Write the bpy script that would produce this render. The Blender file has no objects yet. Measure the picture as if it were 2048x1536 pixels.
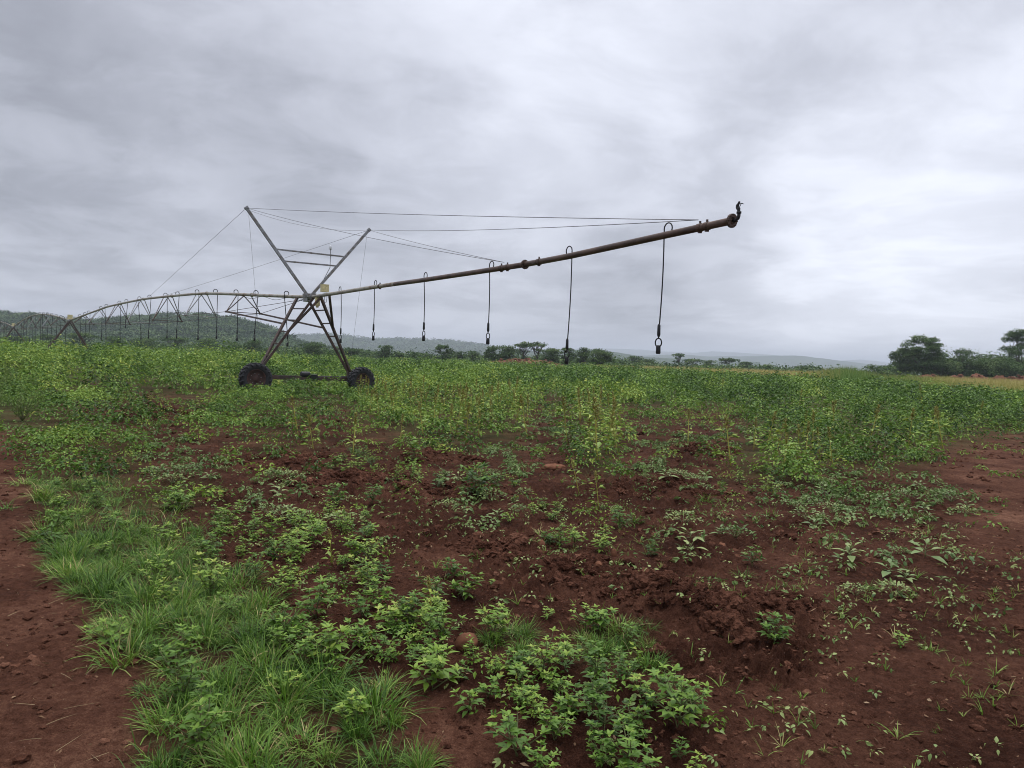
import bpy, math, random
import numpy as np
from mathutils import Vector, Matrix

# ------------------------------------------------------------------ camera
F_PX = 1500.0                                   # focal length in pixels of the 2048 px wide photograph
HC = 1.70
PITCH = math.atan(53.0 / F_PX)
ROLL = math.atan(0.030)
CAM = np.array([0.0, 0.0, HC])
FWD = np.array([0, math.cos(PITCH), -math.sin(PITCH)])
UP0 = np.array([0, math.sin(PITCH), math.cos(PITCH)])
RGT = math.cos(ROLL) * np.array([1.0, 0, 0]) + math.sin(ROLL) * UP0
UPV = -math.sin(ROLL) * np.array([1.0, 0, 0]) + math.cos(ROLL) * UP0
scene = bpy.context.scene
COL = scene.collection
cd = bpy.data.cameras.new('camera')
cd.sensor_width = 36.0
cd.lens = 36.0 * F_PX / 2048.0
cd.clip_start = 0.05
cd.clip_end = 30000
cam = bpy.data.objects.new('camera', cd)
COL.objects.link(cam)
cam.matrix_world = Matrix(((RGT[0], UPV[0], -FWD[0], 0), (RGT[1], UPV[1], -FWD[1], 0),
                           (RGT[2], UPV[2], -FWD[2], HC), (0, 0, 0, 1)))
scene.camera = cam


def ray(px, py):
    return FWD + RGT * ((px - 1024.0) / F_PX) - UPV * ((py - 768.0) / F_PX)


def at_y(px, py, Y):
    r = ray(px, py)
    return CAM + r * (Y / r[1])


def on_ground(px, py, z=0.0):
    r = ray(px, py)
    return CAM + r * ((z - HC) / r[2])


def on_plane(px, py, P0, hd):
    n = np.array([hd[1], -hd[0], 0.0])
    r = ray(px, py)
    return CAM + r * (np.dot(P0 - CAM, n) / np.dot(r, n))


def project(P):
    d = P - CAM
    w = d @ FWD
    w = np.where(np.abs(w) < 1e-6, 1e-6, w)
    return 1024 + F_PX * (d @ RGT) / w, 768 - F_PX * (d @ UPV) / w, w


# ------------------------------------------------------------------ light
scene.view_settings.view_transform = 'Standard'
scene.view_settings.look = 'None'
scene.view_settings.exposure = 0.40
scene.view_settings.gamma = 1.0
SUN_EL, SUN_AZ = math.radians(62), math.radians(20)
world = bpy.data.worlds.new('World')
scene.world = world
world.use_nodes = True
wn = world.node_tree
wn.nodes.clear()


def N(tree, kind, **kw):
    n = tree.nodes.new(kind)
    for k, v in kw.items():
        if k.startswith('i_'):
            n.inputs[k[2:].replace('_', ' ')].default_value = v
        else:
            setattr(n, k, v)
    return n


def math_n(tree, op, a, b=None, c=None, clamp=False):
    n = tree.nodes.new('ShaderNodeMath')
    n.operation = op
    n.use_clamp = clamp
    for i, x in enumerate((a, b, c)):
        if x is None:
            continue
        if isinstance(x, (int, float)):
            n.inputs[i].default_value = x
        else:
            tree.links.new(x, n.inputs[i])
    return n.outputs[0]


def vmath(tree, op, a, b=None, s=None):
    n = tree.nodes.new('ShaderNodeVectorMath')
    n.operation = op
    for i, x in enumerate((a, b)):
        if x is None:
            continue
        if isinstance(x, (tuple, list)):
            n.inputs[i].default_value = x
        else:
            tree.links.new(x, n.inputs[i])
    if s is not None:
        if isinstance(s, (int, float)):
            n.inputs['Scale'].default_value = s
        else:
            tree.links.new(s, n.inputs['Scale'])
    return n


def noise_n(tree, vec, scale, detail=4.0, rough=0.55, dist=0.0):
    n = tree.nodes.new('ShaderNodeTexNoise')
    n.inputs['Scale'].default_value = scale
    n.inputs['Detail'].default_value = detail
    n.inputs['Roughness'].default_value = rough
    n.inputs['Distortion'].default_value = dist
    if vec is not None:
        tree.links.new(vec, n.inputs['Vector'])
    return n.outputs[0]


def build_sky():
    t = wn
    L = t.links
    out = N(t, 'ShaderNodeOutputWorld')
    bg = N(t, 'ShaderNodeBackground')
    bg.inputs['Strength'].default_value = 1.0
    L.new(bg.outputs[0], out.inputs[0])
    tc = N(t, 'ShaderNodeTexCoord')
    d = vmath(t, 'NORMALIZE', tc.outputs['Generated']).outputs[0]
    sep = N(t, 'ShaderNodeSeparateXYZ')
    L.new(d, sep.inputs[0])
    z = math_n(t, 'MAXIMUM', sep.outputs[2], 0.0)
    inv = math_n(t, 'DIVIDE', 1.0, math_n(t, 'ADD', z, 0.16))
    plane = vmath(t, 'SCALE', d, s=inv).outputs[0]          # cloud deck seen in perspective
    warp = N(t, 'ShaderNodeTexNoise')
    warp.inputs['Scale'].default_value = 0.9
    warp.inputs['Detail'].default_value = 3
    L.new(plane, warp.inputs['Vector'])
    wv = vmath(t, 'SUBTRACT', warp.outputs['Color'], (0.5, 0.5, 0.5)).outputs[0]
    wv = vmath(t, 'SCALE', wv, s=0.9).outputs[0]
    pl = vmath(t, 'ADD', plane, wv).outputs[0]
    n1 = noise_n(t, pl, 0.75, 5, 0.5)
    n2 = noise_n(t, pl, 2.1, 7, 0.58)
    dw = vmath(t, 'ADD', d, vmath(t, 'SCALE', wv, s=0.22).outputs[0]).outputs[0]
    n3 = noise_n(t, vmath(t, 'MULTIPLY', dw, (1, 1, 1.7)).outputs[0], 6.5, 7, 0.58)
    v = math_n(t, 'MULTIPLY', math_n(t, 'SUBTRACT', n1, 0.5), SKY['a1'])
    sm = N(t, 'ShaderNodeMapRange', interpolation_type='SMOOTHSTEP')
    L.new(n2, sm.inputs[0])
    sm.inputs[1].default_value, sm.inputs[2].default_value = .36, .62
    v = math_n(t, 'ADD', v, math_n(t, 'MULTIPLY', math_n(t, 'SUBTRACT', sm.outputs[0], 0.5), SKY['a2']))
    v = math_n(t, 'ADD', v, math_n(t, 'MULTIPLY', math_n(t, 'SUBTRACT', n3, 0.5), SKY['a3']))
    dn = vmath(t, 'NORMALIZE', dw).outputs[0]
    for px, py, rad, amp in SKY['blobs']:                   # thick and thin parts of the deck
        r = ray(px, py)
        r = r / np.linalg.norm(r)
        dot = vmath(t, 'DOT_PRODUCT', dn, tuple(float(q) for q in r)).outputs['Value']
        mr = N(t, 'ShaderNodeMapRange', interpolation_type='SMOOTHERSTEP')
        L.new(dot, mr.inputs[0])
        mr.inputs[1].default_value = math.cos(math.atan(rad / F_PX))
        mr.inputs[2].default_value = 1.0
        mr.inputs[3].default_value = 0.0
        mr.inputs[4].default_value = amp
        v = math_n(t, 'ADD', v, mr.outputs[0])
    zen = N(t, 'ShaderNodeMapRange', interpolation_type='SMOOTHSTEP')   # overcast: brightest overhead
    L.new(sep.outputs[2], zen.inputs[0])
    zen.inputs[1].default_value = 0.42
    zen.inputs[2].default_value = 1.0
    zen.inputs[3].default_value = 0.0
    zen.inputs[4].default_value = SKY['zenith']
    v = math_n(t, 'ADD', v, SKY['base'])
    v = math_n(t, 'ADD', v, zen.outputs[0])
    v = math_n(t, 'MAXIMUM', v, 0.05)
    ramp = N(t, 'ShaderNodeValToRGB')
    e = ramp.color_ramp.elements
    e[0].position, e[0].color = 0.0, (*SKY['c0'], 1)
    e[1].position, e[1].color = 1.0, (*SKY['c1'], 1)
    L.new(v, ramp.inputs[0])
    tint = vmath(t, 'SCALE', ramp.outputs[0], s=v).outputs[0]
    sky = N(t, 'ShaderNodeTexSky', sky_type='NISHITA')
    sky.sun_disc = False
    sky.sun_elevation = SUN_EL
    sky.sun_rotation = SUN_AZ
    sk = vmath(t, 'SCALE', sky.outputs[0], s=0.07).outputs[0]
    mix = N(t, 'ShaderNodeMix', data_type='RGBA')
    mix.inputs['Factor'].default_value = 0.94
    L.new(sk, mix.inputs['A'])
    L.new(tint, mix.inputs['B'])
    L.new(mix.outputs['Result'], bg.inputs['Color'])


SKY = dict(a1=0.16, a2=0.115, a3=0.25, base=0.515, zenith=1.0, c0=(0.87, 0.905, 1.075), c1=(0.932, 0.962, 1.055),
           blobs=[(1000, 130, 520, .13), (1300, 230, 350, .03), (330, 320, 470, -.09), (760, 330, 400, -.12), (1500, 190, 330, .09), (420, 200, 300, .05),
                  (40, 60, 420, -.05), (1500, 290, 380, -.07), (1990, 430, 480, .19), (1700, 540, 380, .12),
                  (1180, 600, 260, -.05), (520, 530, 260, .06), (950, 440, 200, .06), (1900, 80, 420, -.02),
                  (1250, 585, 150, -.06), (200, 540, 300, -.02)])
build_sky()
sl = bpy.data.lights.new('sun', 'SUN')
sl.energy = 1.2
sl.angle = math.radians(35)
sl.color = (1.0, 0.97, 0.93)
so = bpy.data.objects.new('sun', sl)
COL.objects.link(so)
so.rotation_euler = (math.radians(90) - SUN_EL, 0, math.radians(180) - SUN_AZ)
scene.cycles.max_bounces = 6
scene.cycles.diffuse_bounces = 3
scene.cycles.glossy_bounces = 2
scene.cycles.transmission_bounces = 3
scene.cycles.volume_bounces = 0
scene.cycles.filter_width = 1.0
scene.cycles.caustics_reflective = False
scene.cycles.caustics_refractive = False

# ------------------------------------------------------------------ numpy noise
RNG = np.random.default_rng(7)
random.seed(7)
_perm = np.random.default_rng(3).permutation(256)
_perm = np.concatenate([_perm, _perm])
_ga = np.random.default_rng(4).uniform(0, 2 * np.pi, 256)
_gx, _gy = np.cos(_ga), np.sin(_ga)


def perlin(x, y):
    xi = np.floor(x).astype(np.int64)
    yi = np.floor(y).astype(np.int64)
    xf, yf = x - xi, y - yi
    xi &= 255
    yi &= 255
    u = xf * xf * xf * (xf * (xf * 6 - 15) + 10)
    v = yf * yf * yf * (yf * (yf * 6 - 15) + 10)

    def g(ix, iy, dx, dy):
        h = _perm[_perm[ix & 255] + (iy & 255)]
        return _gx[h] * dx + _gy[h] * dy
    a = g(xi, yi, xf, yf)
    b = g(xi + 1, yi, xf - 1, yf)
    c = g(xi, yi + 1, xf, yf - 1)
    d = g(xi + 1, yi + 1, xf - 1, yf - 1)
    return 1.4 * ((a + u * (b - a)) * (1 - v) + (c + u * (d - c)) * v)


def fbm(x, y, n=3, gain=0.5):
    s, a = 0, 1.0
    for i in range(n):
        s = s + a * perlin(x + 17.3 * i, y - 9.1 * i)
        x, y, a = x * 2.03, y * 2.03, a * gain
    return s


def sstep(a, b, x):
    t = np.clip((x - a) / (b - a), 0, 1)
    return t * t * (3 - 2 * t)


# ------------------------------------------------------------------ map of the ground (what grows where), read off the photograph
# codes: . track  c tilled clods  G grass tufts  W leafy weeds  S small sprouts  P pale low weeds  L low green cover
#        D dense weeds  Y tall yellowish weeds  T feathery weeds
MAP_Y = [745, 780, 820, 860, 900, 950, 1000, 1050, 1100, 1150, 1200, 1260, 1320, 1380, 1440, 1500, 1700]
MAP = [
    [(100, 'T'), (9999, 'D')],
    [(120, 'T'), (165, 'D'), (215, 'c'), (740, 'D'), (1000, 'Y'), (1035, 'D'), (1065, 'c'), (9999, 'D')],
    [(100, 'T'), (240, 'L'), (370, 'c'), (560, 'L'), (700, 'D'), (1050, 'Y'), (1120, 'c'), (9999, 'D')],
    [(90, 'T'), (235, 'L'), (370, 'c'), (570, 'L'), (700, 'c'), (1060, 'Y'), (1160, 'P'), (1235, 'Y'), (1300, 'c'), (1345, 'L'),
     (1490, 'c'), (2040, 'D'), (9999, 'D')],
    [(50, '.'), (290, 'L'), (390, 'P'), (500, 'c'), (650, 'L'), (790, 'c'), (1000, 'Y'), (1050, 'L'), (1170, 'P'), (1250, 'Y'),
     (1500, 'P'), (1960, 'D'), (9999, '.')],
    [(50, '.'), (290, 'L'), (455, 'P'), (660, 'c'), (770, 'W'), (960, 'c'), (1050, 'P'), (1175, 'c'), (1240, 'Y'), (1365, 'P'),
     (1450, 'c'), (1680, 'Y'), (1880, 'L'), (9999, '.')],
    [(65, '.'), (260, 'G'), (425, 'L'), (480, 'c'), (590, 'P'), (790, 'c'), (900, 'W'), (930, 'P'), (1040, 'W'), (1060, 'P'), (1210, 'c'), (1345, 'c'),
     (1420, 'P'), (1560, 'W'), (1690, 'P'), (1890, 'P'), (9999, '.')],
    [(75, '.'), (350, 'G'), (440, 'W'), (470, 'c'), (590, 'P'), (640, 'c'), (740, 'W'), (900, 'c'), (1030, 'P'), (1240, 'W'), (1400, 'c'),
     (1560, 'S'), (1700, 'P'), (1930, 'P'), (9999, '.')],
    [(80, '.'), (420, 'G'), (560, 'W'), (740, 'W'), (1085, 'c'), (1240, 'W'), (1340, 'S'), (1500, 'P'), (1640, 'c'), (1920, 'S'), (9999, '.')],
    [(100, '.'), (410, 'G'), (570, 'W'), (770, 'W'), (860, 'S'), (960, 'S'), (1090, 'c'), (1330, 'S'), (1480, 'c'), (1650, 'S'),
     (1910, 'P'), (9999, 'S')],
    [(150, '.'), (300, 'G'), (520, 'G'), (770, 'W'), (900, 'S'), (1400, 'c'), (1690, 'S'), (1830, 'P'), (9999, 'S')],
    [(180, '.'), (530, 'G'), (620, '.'), (770, 'W'), (970, 'W'), (1080, 'S'), (1640, 'c'), (9999, 'S')],
    [(225, '.'), (560, 'G'), (880, 'W'), (980, 'W'), (1060, 'G'), (1130, 'S'), (1290, 'G'), (1640, 'c'), (9999, 'S')],
    [(290, '.'), (640, 'G'), (960, 'W'), (1330, 'W'), (1640, 'c'), (9999, 'S')],
    [(300, '.'), (640, 'G'), (800, 'G'), (930, '.'), (1350, 'W'), (9999, 'S')],
    [(280, '.'), (600, 'G'), (800, 'G'), (1020, '.'), (1410, 'W'), (9999, 'S')],
    [(250, '.'), (850, 'G'), (1030, '.'), (1410, 'W'), (9999, 'S')],
]
GW, GH = 176, 64                                # lookup grid, 16 px cells from (-384, 700)
_codes = np.full((GH, GW), ord('D'), np.uint8)
for gy in range(GH):
    y = 700 + gy * 16 + 8
    row = next((m for m, ye in zip(MAP, MAP_Y) if y < ye), MAP[-1])
    for gx in range(GW):
        x = -384 + gx * 16 + 8
        _codes[gy, gx] = ord(next(c for xe, c in row if x < xe))


def code_at(px, py, jit=0.0):
    if jit:
        px = px + RNG.normal(0, jit, px.shape)
        py = py + RNG.normal(0, jit * 0.4, py.shape)
    ix = np.clip(((px + 384) / 16).astype(int), 0, GW - 1)
    iy = np.clip(((py - 700) / 16).astype(int), 0, GH - 1)
    return _codes[iy, ix]


def blur(a, n):
    for _ in range(n):
        p = np.pad(a, 1, mode='edge')
        a = (p[:-2, 1:-1] + p[2:, 1:-1] + p[1:-1, :-2] + p[1:-1, 2:] + 2 * a) / 6
    return a


def field(table, n=3):
    lut = np.zeros(256)
    for k, v in table.items():
        lut[ord(k)] = v
    return blur(lut[_codes], n)


def sample(fld, px, py):
    gx = np.clip((px + 384) / 16 - .5, 0, GW - 1.001)
    gy = np.clip((py - 700) / 16 - .5, 0, GH - 1.001)
    ix, iy = gx.astype(int), gy.astype(int)
    fx, fy = gx - ix, gy - iy
    return ((fld[iy, ix] * (1 - fx) + fld[iy, ix + 1] * fx) * (1 - fy)
            + (fld[iy + 1, ix] * (1 - fx) + fld[iy + 1, ix + 1] * fx) * fy)


CLOD = field({'.': .20, 'c': 1.0, 'G': .15, 'W': .45, 'S': .26, 'P': .5, 'L': .3, 'D': .3, 'Y': .3, 'T': .2})
TRACK = field({'.': 1.0, 'S': .3}, 5)
GREEN = field({'G': .25, 'L': .3, 'D': .7, 'Y': .5, 'T': .8, 'W': 0}, 4)
MOUNDS = [(1390, 1230, .50, .13), (1290, 1200, .35, .09), (1560, 1215, .28, .07), (1180, 1150, .5, .08), (1000, 1100, .5, .07),
          (1330, 985, .9, .14), (900, 985, .8, .09), (700, 960, .9, .09), (560, 920, 1.0, .10), (1400, 905, .7, .16), (870, 915, .8, .10),
          (300, 830, 1.6, .10), (1100, 1010, .5, -.05), (1330, 1330, .3, -.05), (1460, 1260, .22, .08)]
MOUND_W = [(on_ground(px, py), r, h) for px, py, r, h in MOUNDS]


def terrain(x, y):
    x = np.asarray(x, float)
    y = np.asarray(y, float)
    r = np.hypot(x, y)
    P = np.stack([x, y, np.zeros_like(x)], -1)
    px, py, w = project(P)
    infront = (w > .3) & (y > .5)
    ys = np.maximum(y, 1)
    z = .52 * sstep(26, 44, y) * (1 - .85 * sstep(50, 66, y)) * sstep(.20, .42, -x / ys)
    z = z + .10 * fbm(x * .11, y * .11, 2) * sstep(5, 14, r)
    z = z - 6.0 * sstep(190, 700, r) * (1 - sstep(.2, .45, -x / ys))
    amp = np.where(infront, sample(CLOD, np.where(infront, px, 0), np.where(infront, py, 900)), .2)
    amp = amp * np.clip(1.25 + .9 * fbm(x * .9, y * .9, 2), .25, 2.2)
    near = 1 - sstep(30, 60, r)
    b1 = np.abs(perlin(x * 3.1 + .6 * perlin(x * 5, y * 5), y * 3.1))
    b2 = np.abs(perlin(x * 7.3 + 40, y * 7.3 + .5 * perlin(x * 9, y * 9)))
    b3 = np.abs(perlin(x * 17 + 11, y * 17 + 5))
    z = z + near * amp * (.085 * b1 + .055 * b2 + .026 * b3 - .05)
    vn = 1 - sstep(7, 14, r)
    z = z + vn * (.35 + amp) * (.016 * np.abs(perlin(x * 31, y * 31)) + .010 * np.abs(perlin(x * 61 + 9, y * 61)))
    z = z + near * (.012 * perlin(x * 1.7, y * 1.7) + .004 * perlin(x * 23, y * 23) + .003 * perlin(x * 47, y * 47))
    for c, rad, h in MOUND_W:
        d = np.hypot(x - c[0], y - c[1])
        k = np.exp(-(d / rad) ** 2 * 1.4)
        z = z + h * k * (.75 + .8 * np.abs(perlin(x * 5.7 + 3, y * 5.7)) )
    return z


def gz(x, y):
    return float(terrain(np.array([x]), np.array([y]))[0])


# ------------------------------------------------------------------ mesh helpers
class Geo:
    def __init__(self):
        self.v, self.f, self.t, self.n = [], [], [], 0

    def add(self, V, Fs, tint=0.5):
        V = np.asarray(V, float).reshape(-1, 3)
        for F in (Fs if isinstance(Fs, list) else [Fs]):
            if len(F):
                self.f.append(np.asarray(F, np.int64) + self.n)
        self.v.append(V)
        self.t.append(np.broadcast_to(np.asarray(tint, float).reshape(-1) if np.ndim(tint) else tint, (len(V),)))
        self.n += len(V)

    def mesh(self, name, mats, offset=None, smooth=True):
        me = bpy.data.meshes.new(name)
        V = np.concatenate(self.v) if self.v else np.zeros((0, 3))
        if offset is not None:
            V = V - np.asarray(offset)
        me.vertices.add(len(V))
        me.vertices.foreach_set('co', V.astype(np.float32).ravel())
        li = np.concatenate([f.ravel() for f in self.f])
        sizes = np.concatenate([np.full(len(f), f.shape[1]) for f in self.f])
        me.loops.add(len(li))
        me.loops.foreach_set('vertex_index', li.astype(np.int32))
        me.polygons.add(len(sizes))
        me.polygons.foreach_set('loop_start', np.concatenate([[0], np.cumsum(sizes)[:-1]]).astype(np.int32))
        me.polygons.foreach_set('use_smooth', np.full(len(sizes), bool(smooth)))
        a = me.attributes.new('tint', 'FLOAT', 'POINT')
        a.data.foreach_set('value', np.concatenate(self.t).astype(np.float32))
        for m in (mats if isinstance(mats, (list, tuple)) else [mats]):
            me.materials.append(m)
        me.update(calc_edges=True)
        return me

    def build(self, name, mats, parent=None, offset=None, smooth=True):
        o = bpy.data.objects.new(name, self.mesh(name, mats, offset, smooth))
        COL.objects.link(o)
        if parent is not None:
            o.parent = parent
        return o


def tag(o, label=None, cat=None, group=None, kind=None):
    for k, v in (('label', label), ('category', cat), ('group', group), ('kind', kind)):
        if v:
            o[k] = v
    return o


def empty(name, loc, label, cat, group=None):
    o = bpy.data.objects.new(name, None)
    o.empty_display_size = .2
    o.location = [float(q) for q in loc]
    COL.objects.link(o)
    return tag(o, label, cat, group)


def copy_thing(o, parent=None):
    c = o.copy()
    COL.objects.link(c)
    if parent is not None:
        c.parent = parent
    for ch in list(o.children):
        copy_thing(ch, c)
    return c


def unit(v):
    v = np.asarray(v, float)
    return v / np.maximum(np.linalg.norm(v, axis=-1, keepdims=True), 1e-9)


def tube(g, pts, rad, sides=8, caps=True, tint=.5):
    pts = np.asarray(pts, float)
    n = len(pts)
    rad = np.broadcast_to(np.asarray(rad, float), (n,))
    tan = unit(np.gradient(pts, axis=0))
    a = np.array([0, 0, 1.0]) if abs(tan[0][2]) < .9 else np.array([1.0, 0, 0])
    u = unit(np.cross(tan[0], a))
    ang = np.linspace(0, 2 * np.pi, sides, endpoint=False)
    V = []
    for i in range(n):
        u = unit(u - tan[i] * np.dot(u, tan[i]))
        w = np.cross(tan[i], u)
        V.append(pts[i] + rad[i] * (np.cos(ang)[:, None] * u + np.sin(ang)[:, None] * w))
    V = np.concatenate(V)
    i0 = np.arange(sides)
    j0 = (i0 + 1) % sides
    Q = np.concatenate([np.stack([i0 + k * sides, j0 + k * sides, j0 + (k + 1) * sides, i0 + (k + 1) * sides], 1) for k in range(n - 1)])
    Fs = [Q]
    if caps:
        V = np.concatenate([V, pts[:1], pts[-1:]])
        a0, a1 = n * sides, n * sides + 1
        Fs.append(np.concatenate([np.stack([j0, i0, np.full(sides, a0)], 1),
                                  np.stack([i0 + (n - 1) * sides, j0 + (n - 1) * sides, np.full(sides, a1)], 1)]))
    g.add(V, Fs, tint)


def bar(g, a, b, w, h=None, up=(0, 0, 1), tint=.5):
    """square section bar from a to b"""
    a, b = np.asarray(a, float), np.asarray(b, float)
    h = h or w
    d = unit(b - a)
    s = np.cross(d, up)
    if np.linalg.norm(s) < .05:
        s = np.cross(d, (1, 0, 0))
    s = unit(s) * w / 2
    t = unit(np.cross(s, d)) * h / 2
    V = np.array([a - s - t, a + s - t, a + s + t, a - s + t, b - s - t, b + s - t, b + s + t, b - s + t])
    g.add(V, np.array([[0, 3, 2, 1], [4, 5, 6, 7], [0, 1, 5, 4], [1, 2, 6, 5], [2, 3, 7, 6], [3, 0, 4, 7]]), tint)


def lathe(g, c, axis, prof, seg=32, tint=.5):
    """prof: list of (radius, position along axis)"""
    axis = unit(np.asarray(axis, float))
    u = unit(np.cross(axis, (0, 0, 1) if abs(axis[2]) < .9 else (1, 0, 0)))
    w = np.cross(axis, u)
    ang = np.linspace(0, 2 * np.pi, seg, endpoint=False)
    ring = np.cos(ang)[:, None] * u + np.sin(ang)[:, None] * w
    V = np.concatenate([np.asarray(c) + axis * p + ring * r for r, p in prof])
    i0 = np.arange(seg)
    j0 = (i0 + 1) % seg
    Q = np.concatenate([np.stack([i0 + k * seg, j0 + k * seg, j0 + (k + 1) * seg, i0 + (k + 1) * seg], 1) for k in range(len(prof) - 1)])
    g.add(V, Q, tint)


def ico(sub):
    t = (1 + 5 ** .5) / 2
    V = unit(np.array([[-1, t, 0], [1, t, 0], [-1, -t, 0], [1, -t, 0], [0, -1, t], [0, 1, t], [0, -1, -t], [0, 1, -t],
                       [t, 0, -1], [t, 0, 1], [-t, 0, -1], [-t, 0, 1]], float))
    Fc = np.array([[0, 11, 5], [0, 5, 1], [0, 1, 7], [0, 7, 10], [0, 10, 11], [1, 5, 9], [5, 11, 4], [11, 10, 2], [10, 7, 6], [7, 1, 8],
                   [3, 9, 4], [3, 4, 2], [3, 2, 6], [3, 6, 8], [3, 8, 9], [4, 9, 5], [2, 4, 11], [6, 2, 10], [8, 6, 7], [9, 8, 1]])
    for _ in range(sub):
        cache, nv, nf = {}, list(V), []

        def mid(a, b):
            k = (min(a, b), max(a, b))
            if k not in cache:
                cache[k] = len(nv)
                nv.append(unit(nv[a] + nv[b]))
            return cache[k]
        for a, b, c in Fc:
            ab, bc, ca = mid(a, b), mid(b, c), mid(c, a)
            nf += [[a, ab, ca], [b, bc, ab], [c, ca, bc], [ab, bc, ca]]
        V, Fc = np.array(nv), np.array(nf)
    return V, Fc


ICO1, ICO2, ICO3 = ico(1), ico(2), ico(3)


def lump(g, c, r, rng, base=ICO2, rough=.35, squash=(1, 1, .75), tint=.5, sink=0.0):
    V, Fc = base
    o = rng.uniform(0, 60, 3)
    n = perlin(V[:, 0] * 1.3 + o[0] + V[:, 2], V[:, 1] * 1.3 + o[1] - V[:, 2]) + .5 * perlin(V[:, 0] * 3.1 + o[1] + V[:, 2] * 2, V[:, 1] * 3.1 + o[2] + V[:, 2])
    if len(V) > 300:
        n = n + .55 * np.abs(perlin(V[:, 0] * 6.1 + o[2] + V[:, 2] * 4, V[:, 1] * 6.1 + o[0] - V[:, 2] * 3)) + .3 * perlin(V[:, 0] * 12.3 + o[1] + V[:, 2] * 8, V[:, 1] * 12.3 + o[0])
    W = V * (1 + rough * n)[:, None] * np.asarray(squash) * r
    a = rng.uniform(0, 6.28)
    R = np.array([[math.cos(a), -math.sin(a), 0], [math.sin(a), math.cos(a), 0], [0, 0, 1]])
    g.add(W @ R.T + np.asarray(c) - np.array([0, 0, sink * r]), Fc, tint)


def leaves(g, P, D, U, L, W, droop=0.25, fold=.18, tint=.5, detail=0):
    """leaf blades: base P, direction D, upper side U, length L, width W (all arrays)"""
    P = np.asarray(P, float)
    n = len(P)
    if n == 0:
        return
    D = unit(D)
    S = unit(np.cross(D, U))
    U = np.cross(S, D)
    L = np.broadcast_to(L, (n,))[:, None]
    W = np.broadcast_to(W, (n,))[:, None]
    droop = np.broadcast_to(droop, (n,))[:, None]
    tint = np.broadcast_to(tint, (n,))
    at = lambda t: P + D * L * t - U * (droop * L * t * t)
    if detail == 0:
        m = at(.42)
        up = U * W * fold
        V = np.stack([at(0), m - S * W * .5 + up, at(1.0), m + S * W * .5 + up], 1).reshape(-1, 3)
        b = np.arange(n)[:, None] * 4
        g.add(V, np.concatenate([b + np.array([[0, 1, 2]]), b + np.array([[0, 2, 3]])]), np.repeat(tint, 4))
    else:
        rows = [(.14, .52), (.36, 1.0), (.62, .80), (.84, .36)]
        parts = [at(0)]
        for t, w in rows:
            m = at(t)
            parts += [m - S * W * .5 * w + U * W * fold * w, m, m + S * W * .5 * w + U * W * fold * w]
        parts.append(at(1.0))
        V = np.stack(parts, 1).reshape(-1, 3)
        k = 2 + 3 * len(rows)
        b = np.arange(n)[:, None] * k
        q, tr = [], []
        tr += [[0, 2, 1], [0, 3, 2]]
        for i in range(len(rows) - 1):
            a = 1 + 3 * i
            q += [[a, a + 1, a + 4, a + 3], [a + 1, a + 2, a + 5, a + 4]]
        a = 1 + 3 * (len(rows) - 1)
        tr += [[a, a + 1, k - 1], [a + 1, a + 2, k - 1]]
        g.add(V, [np.concatenate([b + np.array([x]) for x in q]), np.concatenate([b + np.array([x]) for x in tr])], np.repeat(tint, k))


def blades(g, P, H, L, W, bend, tint=.5, segs=4, curl=0.0):
    """grass blades: base P, initial heading H (unit, mostly up), length L, width W, bend towards the ground"""
    P = np.asarray(P, float)
    n = len(P)
    H = unit(H)
    out = H.copy()
    out[:, 2] = 0
    out = unit(out + 1e-4)
    S = np.stack([-out[:, 1], out[:, 0], np.zeros(n)], 1)
    if curl:
        S = unit(S + RNG.normal(0, curl, (n, 3)))
    L = np.broadcast_to(L, (n,))
    W = np.broadcast_to(W, (n,))
    bend = np.broadcast_to(bend, (n,))
    th0 = np.arccos(np.clip(H[:, 2], -1, 1))
    pos = P.copy()
    rows = []
    for k in range(segs + 1):
        t = k / segs
        w = W * (1 - t) ** .6 * (.75 + .5 * t) if k < segs else W * .04
        rows += [pos - S * w[:, None] / 2, pos + S * w[:, None] / 2]
        th = th0 + bend * (t + .5 / segs)
        pos = pos + (out * np.sin(th)[:, None] + np.array([0, 0, 1.0]) * np.cos(th)[:, None]) * (L / segs)[:, None]
    V = np.stack(rows, 1).reshape(-1, 3)
    k = 2 * (segs + 1)
    b = np.arange(n)[:, None] * k
    Q = np.concatenate([b + np.array([[2 * i, 2 * i + 1, 2 * i + 3, 2 * i + 2]]) for i in range(segs)])
    g.add(V, Q, np.repeat(np.broadcast_to(tint, (n,)), k))


# ------------------------------------------------------------------ materials
def new_mat(name):
    m = bpy.data.materials.new(name)
    m.use_nodes = True
    t = m.node_tree
    return m, t, t.nodes['Principled BSDF'], t.nodes['Material Output']


def ramp_n(t, fac, stops):
    r = t.nodes.new('ShaderNodeValToRGB')
    e = r.color_ramp.elements
    while len(e) < len(stops):
        e.new(.5)
    for el, (p, c) in zip(e, stops):
        el.position = p
        el.color = (*c, 1)
    t.links.new(fac, r.inputs[0])
    return r.outputs[0]


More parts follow.
